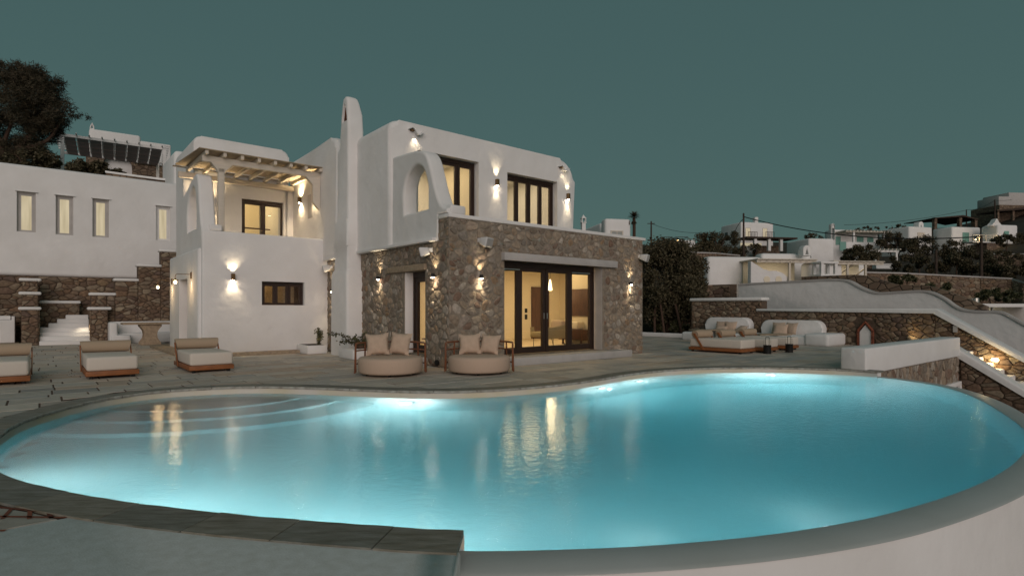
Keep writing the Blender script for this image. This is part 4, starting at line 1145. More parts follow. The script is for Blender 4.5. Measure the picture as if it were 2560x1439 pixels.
stones(pr, [(rect(-7.93, -7.42, 0, 1.36), [], .26, .18, .012, .04, lambda s, t, d: (s, 17.28 - d, t), 51), (rect(-7.92, -7.43, 1.48, 1.95), [], .25, .17, .012, .04, lambda s, t, d: (s, 17.8 - d, t), 52), (rect(-7.91, -7.44, 2.07, 2.5), [], .25, .17, .012, .04, lambda s, t, d: (s, 18.35 - d, t), 53),
            (rect(17.28, 18.7, 0, 1.36), [], .3, .2, .012, .03, lambda s, t, d: (-7.42 + d, s, t), 54)], 'stone_dark', 120, False)
sr = thing('white_stairs', 'white plaster stairs between the two stone piers at left', 'stairs', V(0, 0, 0), ANG)
for k in range(7):
    b0 = 17.2 + k * .235; z1 = .165 * (k + 1)
    x0 = -7.40 + max(0, k - 3) * .28
    MB().rbox(x0, -5.80, b0, 19.2, z1 - .3, z1 - (.0), .035, 3).build('step', 'plaster', sr)
light('SPOT', tuple(V(-5.95, 17.62, .86)), 10, (1, .85, .62), sr, None, size=.04, angle=130, blend=.8).parent = None
bq = thing('barbecue_counter', 'white masonry counter with an arched niche at the far left', 'counter', V(0, 0, 0), ANG)
me = slab2d([(-9.9, .1), (-8.12, .1), (-8.12, 1.12), (-8.22, 1.12), (-8.22, .98), (-9.9, .98)], [[(-8.95, .16), (-8.55, .16)] + corner(-8.75, .62, .2, 0, 180, 8)], 17.9, 18.9, FRONT, .03)
link('front', me, 'plaster', bq)
MB().box(-9.85, -8.2, 18.25, 18.3, .1, .95).build('niche_back', 'plaster', bq, smooth=False)
MB().rbox(-9.9, -8.25, 18.1, 18.9, .985, 1.14, .03, 2).build('basin_edge', 'plaster', bq)
MB().rbox(-10.6, -8.75, 18.4, 19.2, 1.9, 2.02, .04, 2).build('shelf_cap', 'plaster', bq)
MB().rbox(-10.2, -8.0, 17.2, 19.3, -.02, .10, .02, 2).build('plinth', 'limestone', bq)
tb = thing('stone_table', 'sandstone table on a waisted slab pedestal in front of the stepped wall', 'table', V(-4.05, 15.1), ANG)
MB().rbox(-.92, .62, -.42, .46, .80, .87, .012, 2).build('table_top', 'limestone', tb)
ped = [(-.34, 0), (.34, 0), (.34, .10), (.29, .16), (.21, .26), (.19, .40), (.21, .54), (.30, .66), (.36, .72), (.36, .80), (-.36, .80), (-.36, .72), (-.30, .66), (-.21, .54), (-.19, .40), (-.21, .26), (-.29, .16), (-.34, .10)]
MB().prism(ped, -.32, -.20, FRONT, .015, 2).build('pedestal', 'limestone', tb)
MB().prism(ped, .22, .34, FRONT, .015, 2).build('pedestal', 'limestone', tb)
bn = thing('corner_bench', 'white built in masonry bench behind the stone table', 'bench', V(0, 0, 0), ANG)
MB().rbox(-5.22, -2.9, 16.75, 17.5, -.02, .42, .06, 3).build('seat', 'plaster', bn)
MB().rbox(-5.24, -2.9, 17.28, 17.51, .3, .88, .06, 3).build('backrest', 'plaster', bn)
MB().rbox(-5.25, -4.98, 16.4, 17.5, -.02, .86, .06, 3).build('armrest', 'plaster', bn)
MB().rbox(-5.2, -4.55, 16.3, 17.0, -.02, .36, .06, 3).build('side_seat', 'plaster', bn)

# ------------------------------------------------------------------ right side: parapet, terrace wall, benches, stairs
pb = thing('parapet', 'long white parapet block at the right end of the terrace above a stone face', 'parapet', V(0, 0, 0), ANG)
MB().rbox(7.06, 15.1, -6.42, -5.88, -.1, .50, .035, 3).build('cap_block', 'plaster', pb)
MB().rbox(7.1, 8.12, -6.40, -5.9, -4.5, -.08, .03, 2).build('pillar', 'plaster', pb)
MB().box(8.1, 15.2, -6.36, -5.9, -4.5, -.08).build('wall_core', 'mortar', pb, smooth=False)
stones(pb, [(rect(8.12, 15.1, -2.6, -.1), [(13.1, 15.1, -2.6, -.92)], .22, .30, .012, .03, lambda s, t, d: (s, -6.36 - d, t), 61)], 'stone', 110, False)
MB().rbox(13.0, 15.15, -6.46, -6.3, -1.02, -.88, .02, 2).rbox(13.0, 13.16, -6.46, -6.3, -3.0, -1.0, .02, 2).rbox(14.0, 14.14, -6.46, -6.3, -3.0, -1.0, .02, 2).rbox(15.0, 15.15, -6.46, -6.3, -3.0, -1.0, .02, 2).build('opening_frame', 'plaster', pb)
MB().box(13.15, 15.0, -6.38, -6.34, -3.0, -1.0).build('opening_pane', 'darkpane', pb, smooth=False)
tw = thing('terrace_wall', 'long brown stone terrace wall whose white cap slopes down along the outdoor stairs', 'stone wall', V(0, 0, 0), ANG)
prof = [(1.0, 1.30), (-5.32, 1.30), (-11.0, -2.48), (-11.0, -5.0), (1.0, -5.0)]
MB().prism(prof, 17.0, 17.5, SIDE).build('wall_core', 'joint_dark', tw, smooth=False)
MB().box(17.0, 17.5, 1.0, 4.5, -.2, 1.76).build('wall_core', 'joint_dark', tw, smooth=False)
capp = [(1.2, 1.29), (-5.28, 1.29), (-11.0, -2.52), (-11.0, -2.36), (-5.36, 1.41), (1.2, 1.41)]
MB().prism(capp, 16.88, 17.6, SIDE, .05, 3).build('cap', 'plaster', tw)
MB().rbox(16.88, 17.6, .92, 4.55, 1.77, 1.92, .06, 3).build('cap', 'plaster', tw)
PR_ = lambda s, t, d: (17.0 - d, s, t)
stones(tw, [(rect(-5.3, 1.0, -.02, 1.29), [(-3.42, -2.78, -.1, .95), (-4.42, -4.20, .2, .42)], .27, .165, .008, .045, PR_, 71), ([(-5.3, -2.2), (-5.3, 1.29), (-9.2, -1.31), (-9.2, -2.2)], [], .28, .17, .008, .045, PR_, 72), (rect(1.0, 4.45, -.02, 1.76), [], .29, .17, .008, .045, PR_, 73)], 'stone_dark', 296, False)
MB().box(16.9, 17.02, -5.95, -5.83, .6, .82).build('socket_box', 'concrete', tw, smooth=False)
MB().box(16.97, 17.02, -4.42, -4.20, .2, .42).build('niche', 'joint_dark', tw, smooth=False)
light('SPOT', tuple(V(16.72, -4.5, .34)), 9, (1, .72, .34), None, (.5, -.3, .35), size=.03, angle=140, blend=.9)
uw = thing('rear_terrace_wall', 'rubble retaining wall at the back of the right terrace behind the big tree', 'stone wall', V(0, 0, 0), ANG)
MB().box(20.8, 21.3, 4.6, 16.0, -.2, 2.7).build('wall_core', 'joint_dark', uw, smooth=False)
struct(MB().box(17.0, 20.8, 4.0, 16.0, -.2, .10).build('planting_bed', 'ground', uw, smooth=False))
stones(uw, [(rect(4.6, 12.0, 0, 2.65), [], .42, .26, .012, .05, lambda s, t, d: (20.8 - d, s, t), 75)], 'stone_dark', 90, False)
sh = thing('wall_shrine', 'small white arched niche framed in red brick on the right terrace wall', 'niche', V(17.0, -3.1), ANG)
MB().prism([(-.2, -.02), (.2, -.02), (.2, .52), (0, .80), (-.2, .52)], -.06, .05, SIDE, .01, 1).build('niche_panel', 'plaster', sh)
for s_ in (-1, 1):
    for k in range(9): MB().rbox(-.10, .02, s_ * .205 if s_ > 0 else -.285, .285 if s_ > 0 else -.205, .005 + k * .065, .06 + k * .065, .006, 1).build('brick', 'brick', sh)
    for k in range(5):
        mt = Matrix.Translation((0, s_ * (.22 - k * .05), .62 + k * .062)) @ Matrix.Rotation(s_ * R(-50), 4, 'X')
        MB().rbox(-.12, .02, -.06, .06, -.025, .03, .006, 1, mt).build('brick', 'brick', sh)
bn = thing('built_in_sofa', 'white built in masonry sofa with two rounded backs along the right terrace wall', 'sofa', V(0, 0, 0), ANG)
MB().rbox(15.25, 16.98, -2.35, 3.9, -.03, .36, .10, 4).build('seat', 'plaster', bn)
MB().rbox(15.2, 16.9, -2.45, -1.55, -.03, .46, .12, 4).build('armrest', 'plaster', bn)
for b0, b1, z in [(1.30, 3.45, 1.02), (-1.72, .78, .94)]:
    o_ = [(b0, .3), (b1, .3)] + corner(b1 - .33, z - .33, .33, 0, 90, 6) + corner(b0 + .33, z - .33, .33, 90, 180, 6)
    MB().prism(o_, 16.50, 16.95, SIDE, .06, 3).build('backrest', 'plaster', bn)
SP = 'pillows on the white built in sofa'
RZ = ANG - R(90)
for k, (a, b_, z, lean, yaw, lab) in enumerate([(16.18, 2.45, .36, 18, 0, 'sand pillow at the left of the far sofa back'), (16.10, 1.95, .36, 20, 8, 'upright sand pillow right of centre on the far sofa back'), (15.95, 1.40, .36, 55, -25, 'sand pillow lying tilted at the right end of the far sofa back'),
                                 (15.75, 2.2, .36, 60, 20, 'flat sand pillow low in front on the far sofa seat'), (16.18, -.12, .36, 20, 0, 'rear left sand pillow of the near sofa back'), (15.9, -.35, .36, 35, 14, 'front sand pillow of the three on the near sofa back'), (16.1, -.68, .36, 20, -12, 'right sand pillow of the three on the near sofa back')]):
    pillow('pillow', lab, V(a, b_, z), RZ + R(yaw), lean, .54, .52, .17, group=SP, seed=30 + k)
for (a, b_, z, w, rz, lab) in [(13.4, 1.35, .58, 1.5, 0, 'low stone slab table farther back, before the far sofa back'), (13.8, -.95, .47, 1.4, 0, 'low stone slab table before the near sofa back')]:
    t = thing('stone_coffee_table', lab, 'table', V(a, b_), RZ + R(90) + R(-25), 'stone slab tables by the built in sofa')
    MB().rbox(-w / 2, w / 2, -.32, .32, z - .05, z, .01, 1).build('table_top', 'limestone', t)
    MB().rbox(-w * .40, -w * .40 + .12, -.26, .26, 0, z - .05, .01, 1).build('slab_leg', 'plaster', t)
    MB().rbox(w * .40 - .42, w * .40, -.24, -.14, 0, z - .05, .01, 1).build('slab_leg', 'plaster', t)
    MB().rbox(w * .40 - .42, w * .40, .12, .22, 0, z - .05, .01, 1).build('slab_leg', 'plaster', t)
kb = tag(MB().rbox(16.85, 17.05, 3.85, 13.5, -.02, .19, .03, 2).build('planting_kerb', 'plaster'), 'low white kerb edging the planting bed under the big tree', 'kerb')
kb.location = V(0, 0, 0); kb.rotation_euler = (0, 0, ANG)
so = thing('outdoor_stairs', 'white steps going down between two sloping stone walls at the right edge', 'stairs', V(0, 0, 0), ANG)
for k in range(14):
    b1 = -6.05 - k * .27; z1 = -.02 - k * .18
    MB().rbox(15.6, 16.98, b1 - .33, b1, z1 - .4, z1, .04, 3).build('step', 'plaster', so)
lwt = thing('stair_wall', 'lower stone wall with a sloping white cap beside the outdoor stairs', 'stone wall', V(0, 0, 0), ANG)
MB().prism([(-6.36, -.02), (-11.0, -3.28), (-11.0, -5), (-6.36, -5)], 15.12, 15.58, SIDE).build('wall_core', 'joint_dark', lwt, smooth=False)
MB().prism([(-6.2, .04), (-11.0, -3.34), (-11.0, -3.16), (-6.26, .22), (-6.0, .22), (-6.0, .04)], 15.02, 15.66, SIDE, .06, 3).build('cap', 'plaster', lwt)
stones(lwt, [([(-6.42, -2.9), (-6.42, -.1), (-9.6, -2.33), (-9.6, -2.9)], [], .26, .18, .008, .045, lambda s, t, d: (15.12 - d, s, t), 81)], 'stone_dark', 150, False)
t = thing('stair_lamp', 'oval glowing wall lamp on the stone wall above the outdoor stairs', 'wall lamp', V(16.94, -6.95, -.28), ANG - R(90))
MB().lathe([(.0, -.06), (.08, -.05), (.11, 0), (.08, .05), (.0, .06)], 14).build('lamp_shade', 'bulb', t)
light('POINT', (0, -.28, .0), 14, (1, .74, .38), t, size=.06)

# ------------------------------------------------------------------ hillside
PROF = [(-400, 380), (0, 400), (300, 415), (450, 455), (620, 470), (850, 520), (1100, 575), (1440, 606), (1612, 612), (1740, 606), (1850, 606), (2050, 604), (2200, 588), (2300, 572), (2380, 566), (2460, 548), (2560, 512), (2700, 480), (3000, 440)]
def interp(tab, x):
    if x <= tab[0][0]: return tab[0][1]
    for (x0, y0), (x1, y1) in zip(tab, tab[1:]):
        if x <= x1: return y0 + (y1 - y0) * (x - x0) / (x1 - x0)
    return tab[-1][1]
def hill(x, y):
    if y < 8: return -5.2
    u = CX + F * x / y
    left = 1 / (1 + math.exp((u - 700) / 120))
    y0 = 27.5 * left + 33 * (1 - left); yt = 60 * left + 125 * (1 - left); z0 = 6.2 * left + .2 * (1 - left)
    ztop = EYE + (HY - interp(PROF, u)) / F * yt
    right = 1 / (1 + math.exp((1900 - u) / 60))
    if y < y0:
        k = max(0, min(1, (y - y0 + 6) / 6)); k = k * k * k
        return -5.2 * (1 - k) + (z0 - right * 1.6) * k
    zz0 = z0 - right * 1.6
    k = min((y - y0) / (yt - y0), 1.0)
    z = zz0 + (ztop - zz0) * k
    if y > yt: z -= (y - yt) * .12
    return z + .25 * math.sin(x * .21 + y * .13) * math.sin(y * .17) * min(1, k * 6)
b = MB(); ys = [-40, -20, 0, 5, 12, 18, 21, 23, 25, 27.5, 30, 33, 36, 40, 44, 48, 53, 58, 64, 70, 77, 84, 92, 100, 108, 116, 125, 135, 150, 180, 240, 400]
nx = 91
for y in ys:
    w = max(60, y * 1.5 + 30)
    for i in range(nx):
        x = -w + 2 * w * i / (nx - 1); b.v.append((x, y, hill(x, y)))
for j in range(len(ys) - 1):
    for i in range(nx - 1): b.f.append((j * nx + i, j * nx + i + 1, (j + 1) * nx + i + 1, (j + 1) * nx + i))
struct(b.build('hillside', 'ground', angle=180))

# ------------------------------------------------------------------ distant houses
def pxbox(u0, u1, u2, vt, vb, Y, phi):
    """box whose near vertical edge is seen at u1, its left side reaching u0 and its front u2."""
    c = at(u1, vb, Y); cp, sp = math.cos(R(phi)), math.sin(R(phi))
    t2, t0 = (u2 - CX) / F, (u0 - CX) / F
    w = (t2 * c.y - c.x) / (cp - t2 * sp)
    d = (t0 * c.y - c.x) / (-sp - t0 * cp)
    return c, w, d, (vb - vt) / F * Y
def fx(c, phi, u, y=0.0):
    t = (u - CX) / F; cp, sp = math.cos(R(phi)), math.sin(R(phi))
    return (t * (c.y + y * cp) - (c.x - y * sp)) / (cp - t * sp)
def fz(c, phi, x, v, y=0.0): return EYE + (HY - v) / F * (c.y + x * math.sin(R(phi)) + y * math.cos(R(phi))) - c.z
def house(label, boxes, phi, Y, group=None, base=None, m='plaster'):
    """boxes: (u0,u1,u2,vt,vb[,r]); first one sets the origin."""
    c0 = None; t = None; info = []
    for q in boxes:
        u0, u1, u2, vt, vb = q[:5]; yy = q[5] if len(q) > 5 else Y
        c, w, d, h = pxbox(u0, u1, u2, vt, vb, yy, phi)
        if t is None:
            c0 = c; t = thing('hillside_house', label, 'house', c, R(phi), group)
        rel = Matrix.Rotation(-R(phi), 3, 'Z') @ (c - c0)
        MB().rbox(rel.x, rel.x + w, rel.y, rel.y + max(d, 1.0), rel.z - 2.0, rel.z + h, .22, 3).build('wall', m, t)
        info.append((rel, w, d, h, c))
    return t, info, c0
def win(t, c0, phi, u0, u1, v0, v1, pane, frame='white_wood', y=0.0, name='window', shutter=False):
    x0, x1 = fx(c0, phi, u0), fx(c0, phi, u1)
    z1, z0 = fz(c0, phi, (x0 + x1) / 2, v0), fz(c0, phi, (x0 + x1) / 2, v1)
    fr = MB()
    for q in [(x0 - .06, x0 + .03, z0 - .05, z1 + .05), (x1 - .03, x1 + .06, z0 - .05, z1 + .05), (x0 + .03, x1 - .03, z1 - .03, z1 + .05), (x0 + .03, x1 - .03, z0 - .05, z0 + .03), ((x0 + x1) / 2 - .025, (x0 + x1) / 2 + .025, z0 + .03, z1 - .03)]:
        fr.box(q[0], q[1], y - .05, y + .05, q[2], q[3])
    f = fr.build(name, frame, t, smooth=False)
    MB().box(x0 + .02, x1 - .02, y - .025, y + .02, z0 + .02, z1 - .02).build('pane', pane, f, smooth=False)
def chim(t, c0, phi, u0, u1, v0, v1, y=1.0, hood=True):
    x0, x1 = fx(c0, phi, u0), fx(c0, phi, u1); z1, z0 = fz(c0, phi, x0, v0), fz(c0, phi, x0, v1)
    w = x1 - x0
    o_ = [(x0, z0), (x1, z0), (x1, z1 - w * .5)] + corner((x0 + x1) / 2, z1 - w * .5, w / 2, 0, 180, 8) + [(x0, z1 - w * .5)]
    me = slab2d(o_, [[((x0 + x1) / 2 - w * .2, z1 - w * 1.1), ((x0 + x1) / 2 + w * .2, z1 - w * 1.1), ((x0 + x1) / 2, z1 - w * .35)]], y, y + max(w, .4), FRONT, .04)
    link('chimney', me, 'plaster', t)

PH = 12
t, inf, c0 = house('small white cubic house peeking over the villa parapet, with a pyramid capped chimney', [(1505, 1513, 1578, 545, 612), (1440, 1500, 1520, 556, 612, 46)], PH, 44)
win(t, c0, PH, 1528, 1556, 578, 600, 'greypane')
x0, z0 = fx(c0, PH, 1462), fz(c0, PH, fx(c0, PH, 1462), 585); z1 = fz(c0, PH, x0, 556)
b = MB().box(x0 - .15, x0 + .15, .2, .5, z0, z1); zt = fz(c0, PH, x0, 545)
b.box(x0 - .2, x0 + .2, .15, .55, z1, z1 + .05)
b.add([(x0 - .2, .15, z1 + .35), (x0 + .2, .15, z1 + .35), (x0 + .2, .55, z1 + .35), (x0 - .2, .55, z1 + .35), (x0, .35, z1 + .65)], [(0, 1, 4), (1, 2, 4), (2, 3, 4), (3, 0, 4), (3, 2, 1, 0)])
for sx in (-.17, .11):
    for sy in (.17, .47): b.box(x0 + sx, x0 + sx + .06, sy, sy + .06, z1 + .05, z1 + .35)
b.build('chimney', 'plaster', t, smooth=False)
MB().tube([(fx(c0, PH, 1573), -.05, fz(c0, PH, fx(c0, PH, 1573), 552)), (fx(c0, PH, 1573), -.05, fz(c0, PH, fx(c0, PH, 1573), 562))], .03, 6).build('pipe', 'bark', t)

t, inf, c0 = house('white two storey house with a square chimney on the hill behind the utility pole', [(1802, 1853, 1934, 554, 612)], 14, 88)
for q in [(1864, 1875, 570, 594), (1907, 1917, 571, 594)]:
    win(t, c0, 14, *q, 'litfar')
    x0, x1 = fx(c0, 14, q[0] - 2), fx(c0, 14, q[1] + 9); zz = fz(c0, 14, x0, 594)
    b = MB().box(x0, x1, -.9, -.02, zz - .12, zz)
    for i in range(7): xx = x0 + (x1 - x0) * i / 6; b.box(xx - .02, xx + .02, -.9, -.86, zz, zz + .8)
    b.box(x0, x1, -.91, -.85, zz + .78, zz + .84)
    b.build('balcony', 'bark', t, smooth=False)
for q in [(1829, 1834), (1841, 1846)]: pass
x0, x1 = fx(c0, 14, 1889), fx(c0, 14, 1897)
MB().rbox(x0, x1, .1, .7, fz(c0, 14, x0, 556), fz(c0, 14, x0, 542), .04, 2).build('chimney', 'plaster', t)
for yy in (1.6, 3.4): MB().box(-.04, .03, yy, yy + .7, fz(c0, 14, 0, 588), fz(c0, 14, 0, 573)).build('window', 'darkpane', t, smooth=False)
t = thing('roof_terrace', 'dark timber pergola and white pillars on the terrace below the two storey hill house', 'pergola', at(1853, 612, 84), R(10))
g = lambda u, v: ((u - 1853) / F * 84, EYE + (HY - v) / F * 84 - at(1853, 612, 84).z)
for (ua, ub, va_, vb_) in [(1851, 1990, 594, 598)]:
    (xa, za), (xb, zb) = g(ua, va_), g(ub, vb_)
    MB().box(xa, xb, -1.6, 1.2, zb, za).build('roof', 'pole', t, smooth=False)
for u in (1878, 1916, 1949): (xa, za), (xb, zb) = g(u - 3, 598), g(u + 4, 628); MB().box(xa, xb, -1.3, -.9, zb, za).build('pillar', 'plaster', t, smooth=False)
(xa, za), (xb, zb) = g(1860, 605), g(1918, 613); MB().box(xa, xb, .8, .9, zb, za).build('glow_painted_wall', 'litfar', t, smooth=False)  # wall glows by its material, standing in for lamplight falling on it
(xa, za), (xb, zb) = g(1905, 610), g(1975, 640); MB().box(xa, xb, 1.3, 1.9, zb, za).build('stone_wall', 'stone_far', t, smooth=False)

t, inf, c0 = house('white house with a tall arched chimney and a covered porch with green shutters', [(2060, 2082, 2196, 573, 628), (1965, 2022, 2086, 595, 640, 66)], 8, 70)
chim(t, c0, 8, 2074, 2083, 559, 600, -.3)
for q in [(2090, 2100, 592, 611), (2143, 2157, 592, 612), (2169, 2182, 593, 611)]: win(t, c0, 8, *q, 'green_paint', 'green_paint')
x0, x1 = fx(c0, 8, 2088), fx(c0, 8, 2196)
zz = fz(c0, 8, x0, 584); MB().box(x0, x1, -1.8, .05, zz, zz + .1).build('porch_roof', 'white_wood', t, smooth=False)
for u in (2110, 2184): xx = fx(c0, 8, u); MB().box(xx - .1, xx + .1, -1.7, -1.5, fz(c0, 8, xx, 615), zz).build('porch_post', 'plaster', t, smooth=False)
zz = fz(c0, 8, x0, 624); MB().rbox(x0, x1, -1.9, -1.7, zz - .3, zz + .75, .05, 2).build('porch_parapet', 'plaster', t)
MB().box(fx(c0, 8, 2048), fx(c0, 8, 2062), -3.6, -3.5, fz(c0, 8, 0, 634), fz(c0, 8, 0, 613)).build('door', 'green_paint', t, smooth=False)
for i in range(14):
    xx = x0 + (x1 - x0) * i / 13; MB().box(xx - .05, xx + .05, -2.0, .0, fz(c0, 8, x0, 584) + .1, fz(c0, 8, x0, 584) + .2).build('rafter', 'white_wood', t, smooth=False)

t, inf, c0 = house('plain white box house left of the house with turquoise shutters', [(2196, 2273, 2331, 565, 602)], 16, 80)
win(t, c0, 16, 2294, 2310, 582, 594, 'white_wood')
chim(t, c0, 16, 2311, 2323, 551, 570, .8)
t, inf, c0 = house('white hillside house with turquoise shutters and a swept chimney on a stone base', [(2331, 2380, 2452, 566, 606), (2452, 2494, 2545, 561, 606, 76)], 10, 79)
for q in [(2407, 2421, 582, 606)]: win(t, c0, 10, *q, 'green_paint', 'green_paint')
x0 = fx(c0, 10, 2513); cc = inf[1][4]
rel = inf[1][0]
for (ua, ub, va_, vb_) in [(2513, 2527, 577, 592)]:
    xa, xb = rel.x + (ua - 2494) / F * 76, rel.x + (ub - 2494) / F * 76
    MB().box(xa, xb, rel.y - .06, rel.y + .04, rel.z + (606 - vb_) / F * 76, rel.z + (606 - va_) / F * 76).build('shutter', 'green_paint', t, smooth=False)
for (ua, ub) in [(2460, 2475)]:
    xa, xb = rel.x + (ua - 2494) / F * 76, rel.x + (ub - 2494) / F * 76
    MB().box(xa, xb, 1.4, 1.6, rel.z, rel.z + 1.5).build('shutter', 'green_paint', t, smooth=False)
zt = rel.z + (606 - 545) / F * 76; zb = rel.z + (606 - 562) / F * 76; xm = rel.x + 0.25
MB().prism(smooth_path([(xm - 1.3, zb - .1), (xm - .6, zb + .15), (xm - .2, zt - .25), (xm, zt), (xm + .18, zt - .2), (xm + .5, zb + .25), (xm + 1.1, zb - .1)], 4), rel.y + .3, rel.y + 1.0, FRONT, .05, 2).build('chimney', 'plaster', t)
MB().box(rel.x - 4.4, rel.x, rel.y - .4, rel.y + 1.2, rel.z - .1, rel.z + .02).build('terrace_slab', 'plaster', t, smooth=False)
b = MB()
for i in range(5): xx = rel.x - 4.3 + i * 1.05; b.box(xx - .05, xx + .05, rel.y - .4, rel.y - .3, rel.z, rel.z + .9)
b.box(rel.x - 4.4, rel.x, rel.y - .39, rel.y - .31, rel.z + .55, rel.z + .62).box(rel.x - 4.4, rel.x, rel.y - .39, rel.y - .31, rel.z + .85, rel.z + .92)
b.build('railing', 'white_wood', t, smooth=False)
MB().box(rel.x - 2, rel.x + 3.2, rel.y - .25, rel.y + 2, rel.z - 2.6, rel.z - .15).build('stone_base', 'stone_far', t, smooth=False)
for k, xx in enumerate((-3.6, -.35)):
    MB().lathe([(0, -.08), (.1, 0), (0, .08)], 8, (rel.x + xx, rel.y - .1, rel.z + .3)).build('terrace_light', 'bulb', t)
    light('POINT', (rel.x + xx, rel.y - .5, rel.z + .4), 25, (1, .75, .4), t, size=.1)
t = thing('stone_house', 'dark stone house with a timber porch at the upper right picture edge', 'house', at(2455, 545, 105), R(6))
k_ = 105 / F
G = lambda u: (u - 2455) * k_
Hh = lambda v: (545 - v) * k_
MB().rbox(G(2518), G(2600), 1.0, 7, -1, Hh(508), .05, 1).build('wall', 'stone_far', t)
MB().rbox(G(2523), G(2556), 1.5, 6, Hh(508), Hh(485), .15, 2).rbox(G(2553), G(2620), 1.6, 7, Hh(508), Hh(474), .15, 2).build('upper_wall', 'concrete', t)
MB().prism([(G(2455), Hh(532)), (G(2500), Hh(527)), (G(2620), Hh(512)), (G(2620), Hh(518)), (G(2500), Hh(532)), (G(2455), Hh(535))], -3.0, 1.2, FRONT).build('porch_roof', 'pole', t, smooth=False)
for u in (2461, 2502, 2540): MB().box(G(u), G(u + 5), -2.6, -2.2, -1.5, Hh(530)).build('porch_post', 'stone_far', t, smooth=False)
t = thing('brown_pergola', 'low brown timber pergola on stone pillars above the white hillside houses', 'pergola', at(2310, 567, 92), R(8))
k_ = 92 / F; G = lambda u: (u - 2310) * k_; Hh = lambda v: (567 - v) * k_
MB().prism([(G(2303), Hh(550)), (G(2382), Hh(542)), (G(2425), Hh(551)), (G(2425), Hh(553)), (G(2382), Hh(546)), (G(2303), Hh(552))], -2.5, 3.5, FRONT).build('roof', 'pole', t, smooth=False)
for u in (2305, 2374, 2417): MB().box(G(u), G(u + 7), -2.3, -1.8, -1.5, Hh(549)).build('pillar', 'stone_far', t, smooth=False)
t = thing('white_terrace', 'distant white terrace wall with two thin pergola frames behind the big tree', 'terrace', at(1652, 606, 112), R(0))
k_ = 112 / F; G = lambda u: (u - 1652) * k_; Hh = lambda v: (606 - v) * k_
MB().rbox(0, G(1738), 0, 1, -1.5, Hh(600), .05, 1).build('parapet_wall', 'plaster', t)
for ua, ub in ((1655, 1682), (1691, 1721)):
    b = MB(); r_ = .06
    for x in (G(ua), G(ub)):
        for y in (.3, 3.0): b.tube([(x, y, Hh(601)), (x, y, Hh(592))], r_, 5)
    for y in (.3, 3.0): b.tube([(G(ua), y, Hh(592)), (G(ub), y, Hh(592))], r_, 5)
    for x in (G(ua), G(ub)): b.tube([(x, .3, Hh(592)), (x, 3.0, Hh(592))], r_, 5)
    b.build('pergola_frame', 'pole', t, smooth=False)
t = thing('street_lamp', 'small bright lamp shining between the big tree and the distant white terrace', 'lamp', at(1693, 618, 62))
MB().tube([(0, 0, -1.5), (0, 0, .62)], .04, 6).build('post', 'pole', t); MB().lathe([(0, .62), (.13, .70), (.13, .80), (0, .86)], 10).build('lamp_globe', 'bulb', t)
light('POINT', (0, -.4, .75), 60, (1, .75, .4), t, size=.1)
t = thing('white_frame_pergola', 'white post and beam pergola frame with a dark opening on the hillside', 'pergola', at(2178, 662, 58), R(4))
k_ = 58 / F; G = lambda u: (u - 2178) * k_; Hh = lambda v: (662 - v) * k_
for u in (2186, 2241): MB().box(G(u), G(u + 5), -.1, .12, -.2, Hh(628)).build('post', 'plaster', t, smooth=False)
MB().box(G(2170), G(2248), -.12, .14, Hh(630), Hh(625)).build('beam', 'plaster', t, smooth=False)
for i in range(8): x = G(2172) + (G(2246) - G(2172)) * i / 7; MB().box(x - .05, x + .05, -.5, 2.4, Hh(625), Hh(624) + .08).build('rafter', 'white_wood', t, smooth=False)
MB().box(G(2190), G(2241), 2.3, 2.4, -.2, Hh(629)).build('rear_wall', 'stone_far', t, smooth=False)
MB().box(G(2186), G(2246), -.3, .3, -.4, Hh(659)).build('plinth', 'plaster', t, smooth=False)

# near neighbour: low white house with lit pergolas
t, inf, c0 = house('low white neighbouring house with two lit white porches beyond the terrace walls', [(1752, 1770, 1905, 640, 712), (1895, 1905, 2030, 632, 712, 39), (2010, 2024, 2108, 655, 712, 37), (2100, 2108, 2168, 657, 712, 40)], 8, 38)
MB().prism([(fx(c0, 8, 1838), -1)] + smooth_path([(fx(c0, 8, 1838), fz(c0, 8, 1, 658)), (fx(c0, 8, 1852), fz(c0, 8, 1, 666)), (fx(c0, 8, 1875), fz(c0, 8, 1, 680)), (fx(c0, 8, 1903), fz(c0, 8, 1, 681)), (fx(c0, 8, 1925), fz(c0, 8, 1, 694)), (fx(c0, 8, 1938), fz(c0, 8, 1, 708))], 4) + [(fx(c0, 8, 1938), -1)], -1.9, -1.5, FRONT, .05, 2).build('wing_wall', 'plaster', t)
for u in (1876, 1904):
    x = fx(c0, 8, u); z = fz(c0, 8, x, 702)
    MB().tube([(x, -1.93, z), (x, -1.48, z)], .22, 18).build('round_opening', 'cream', t)
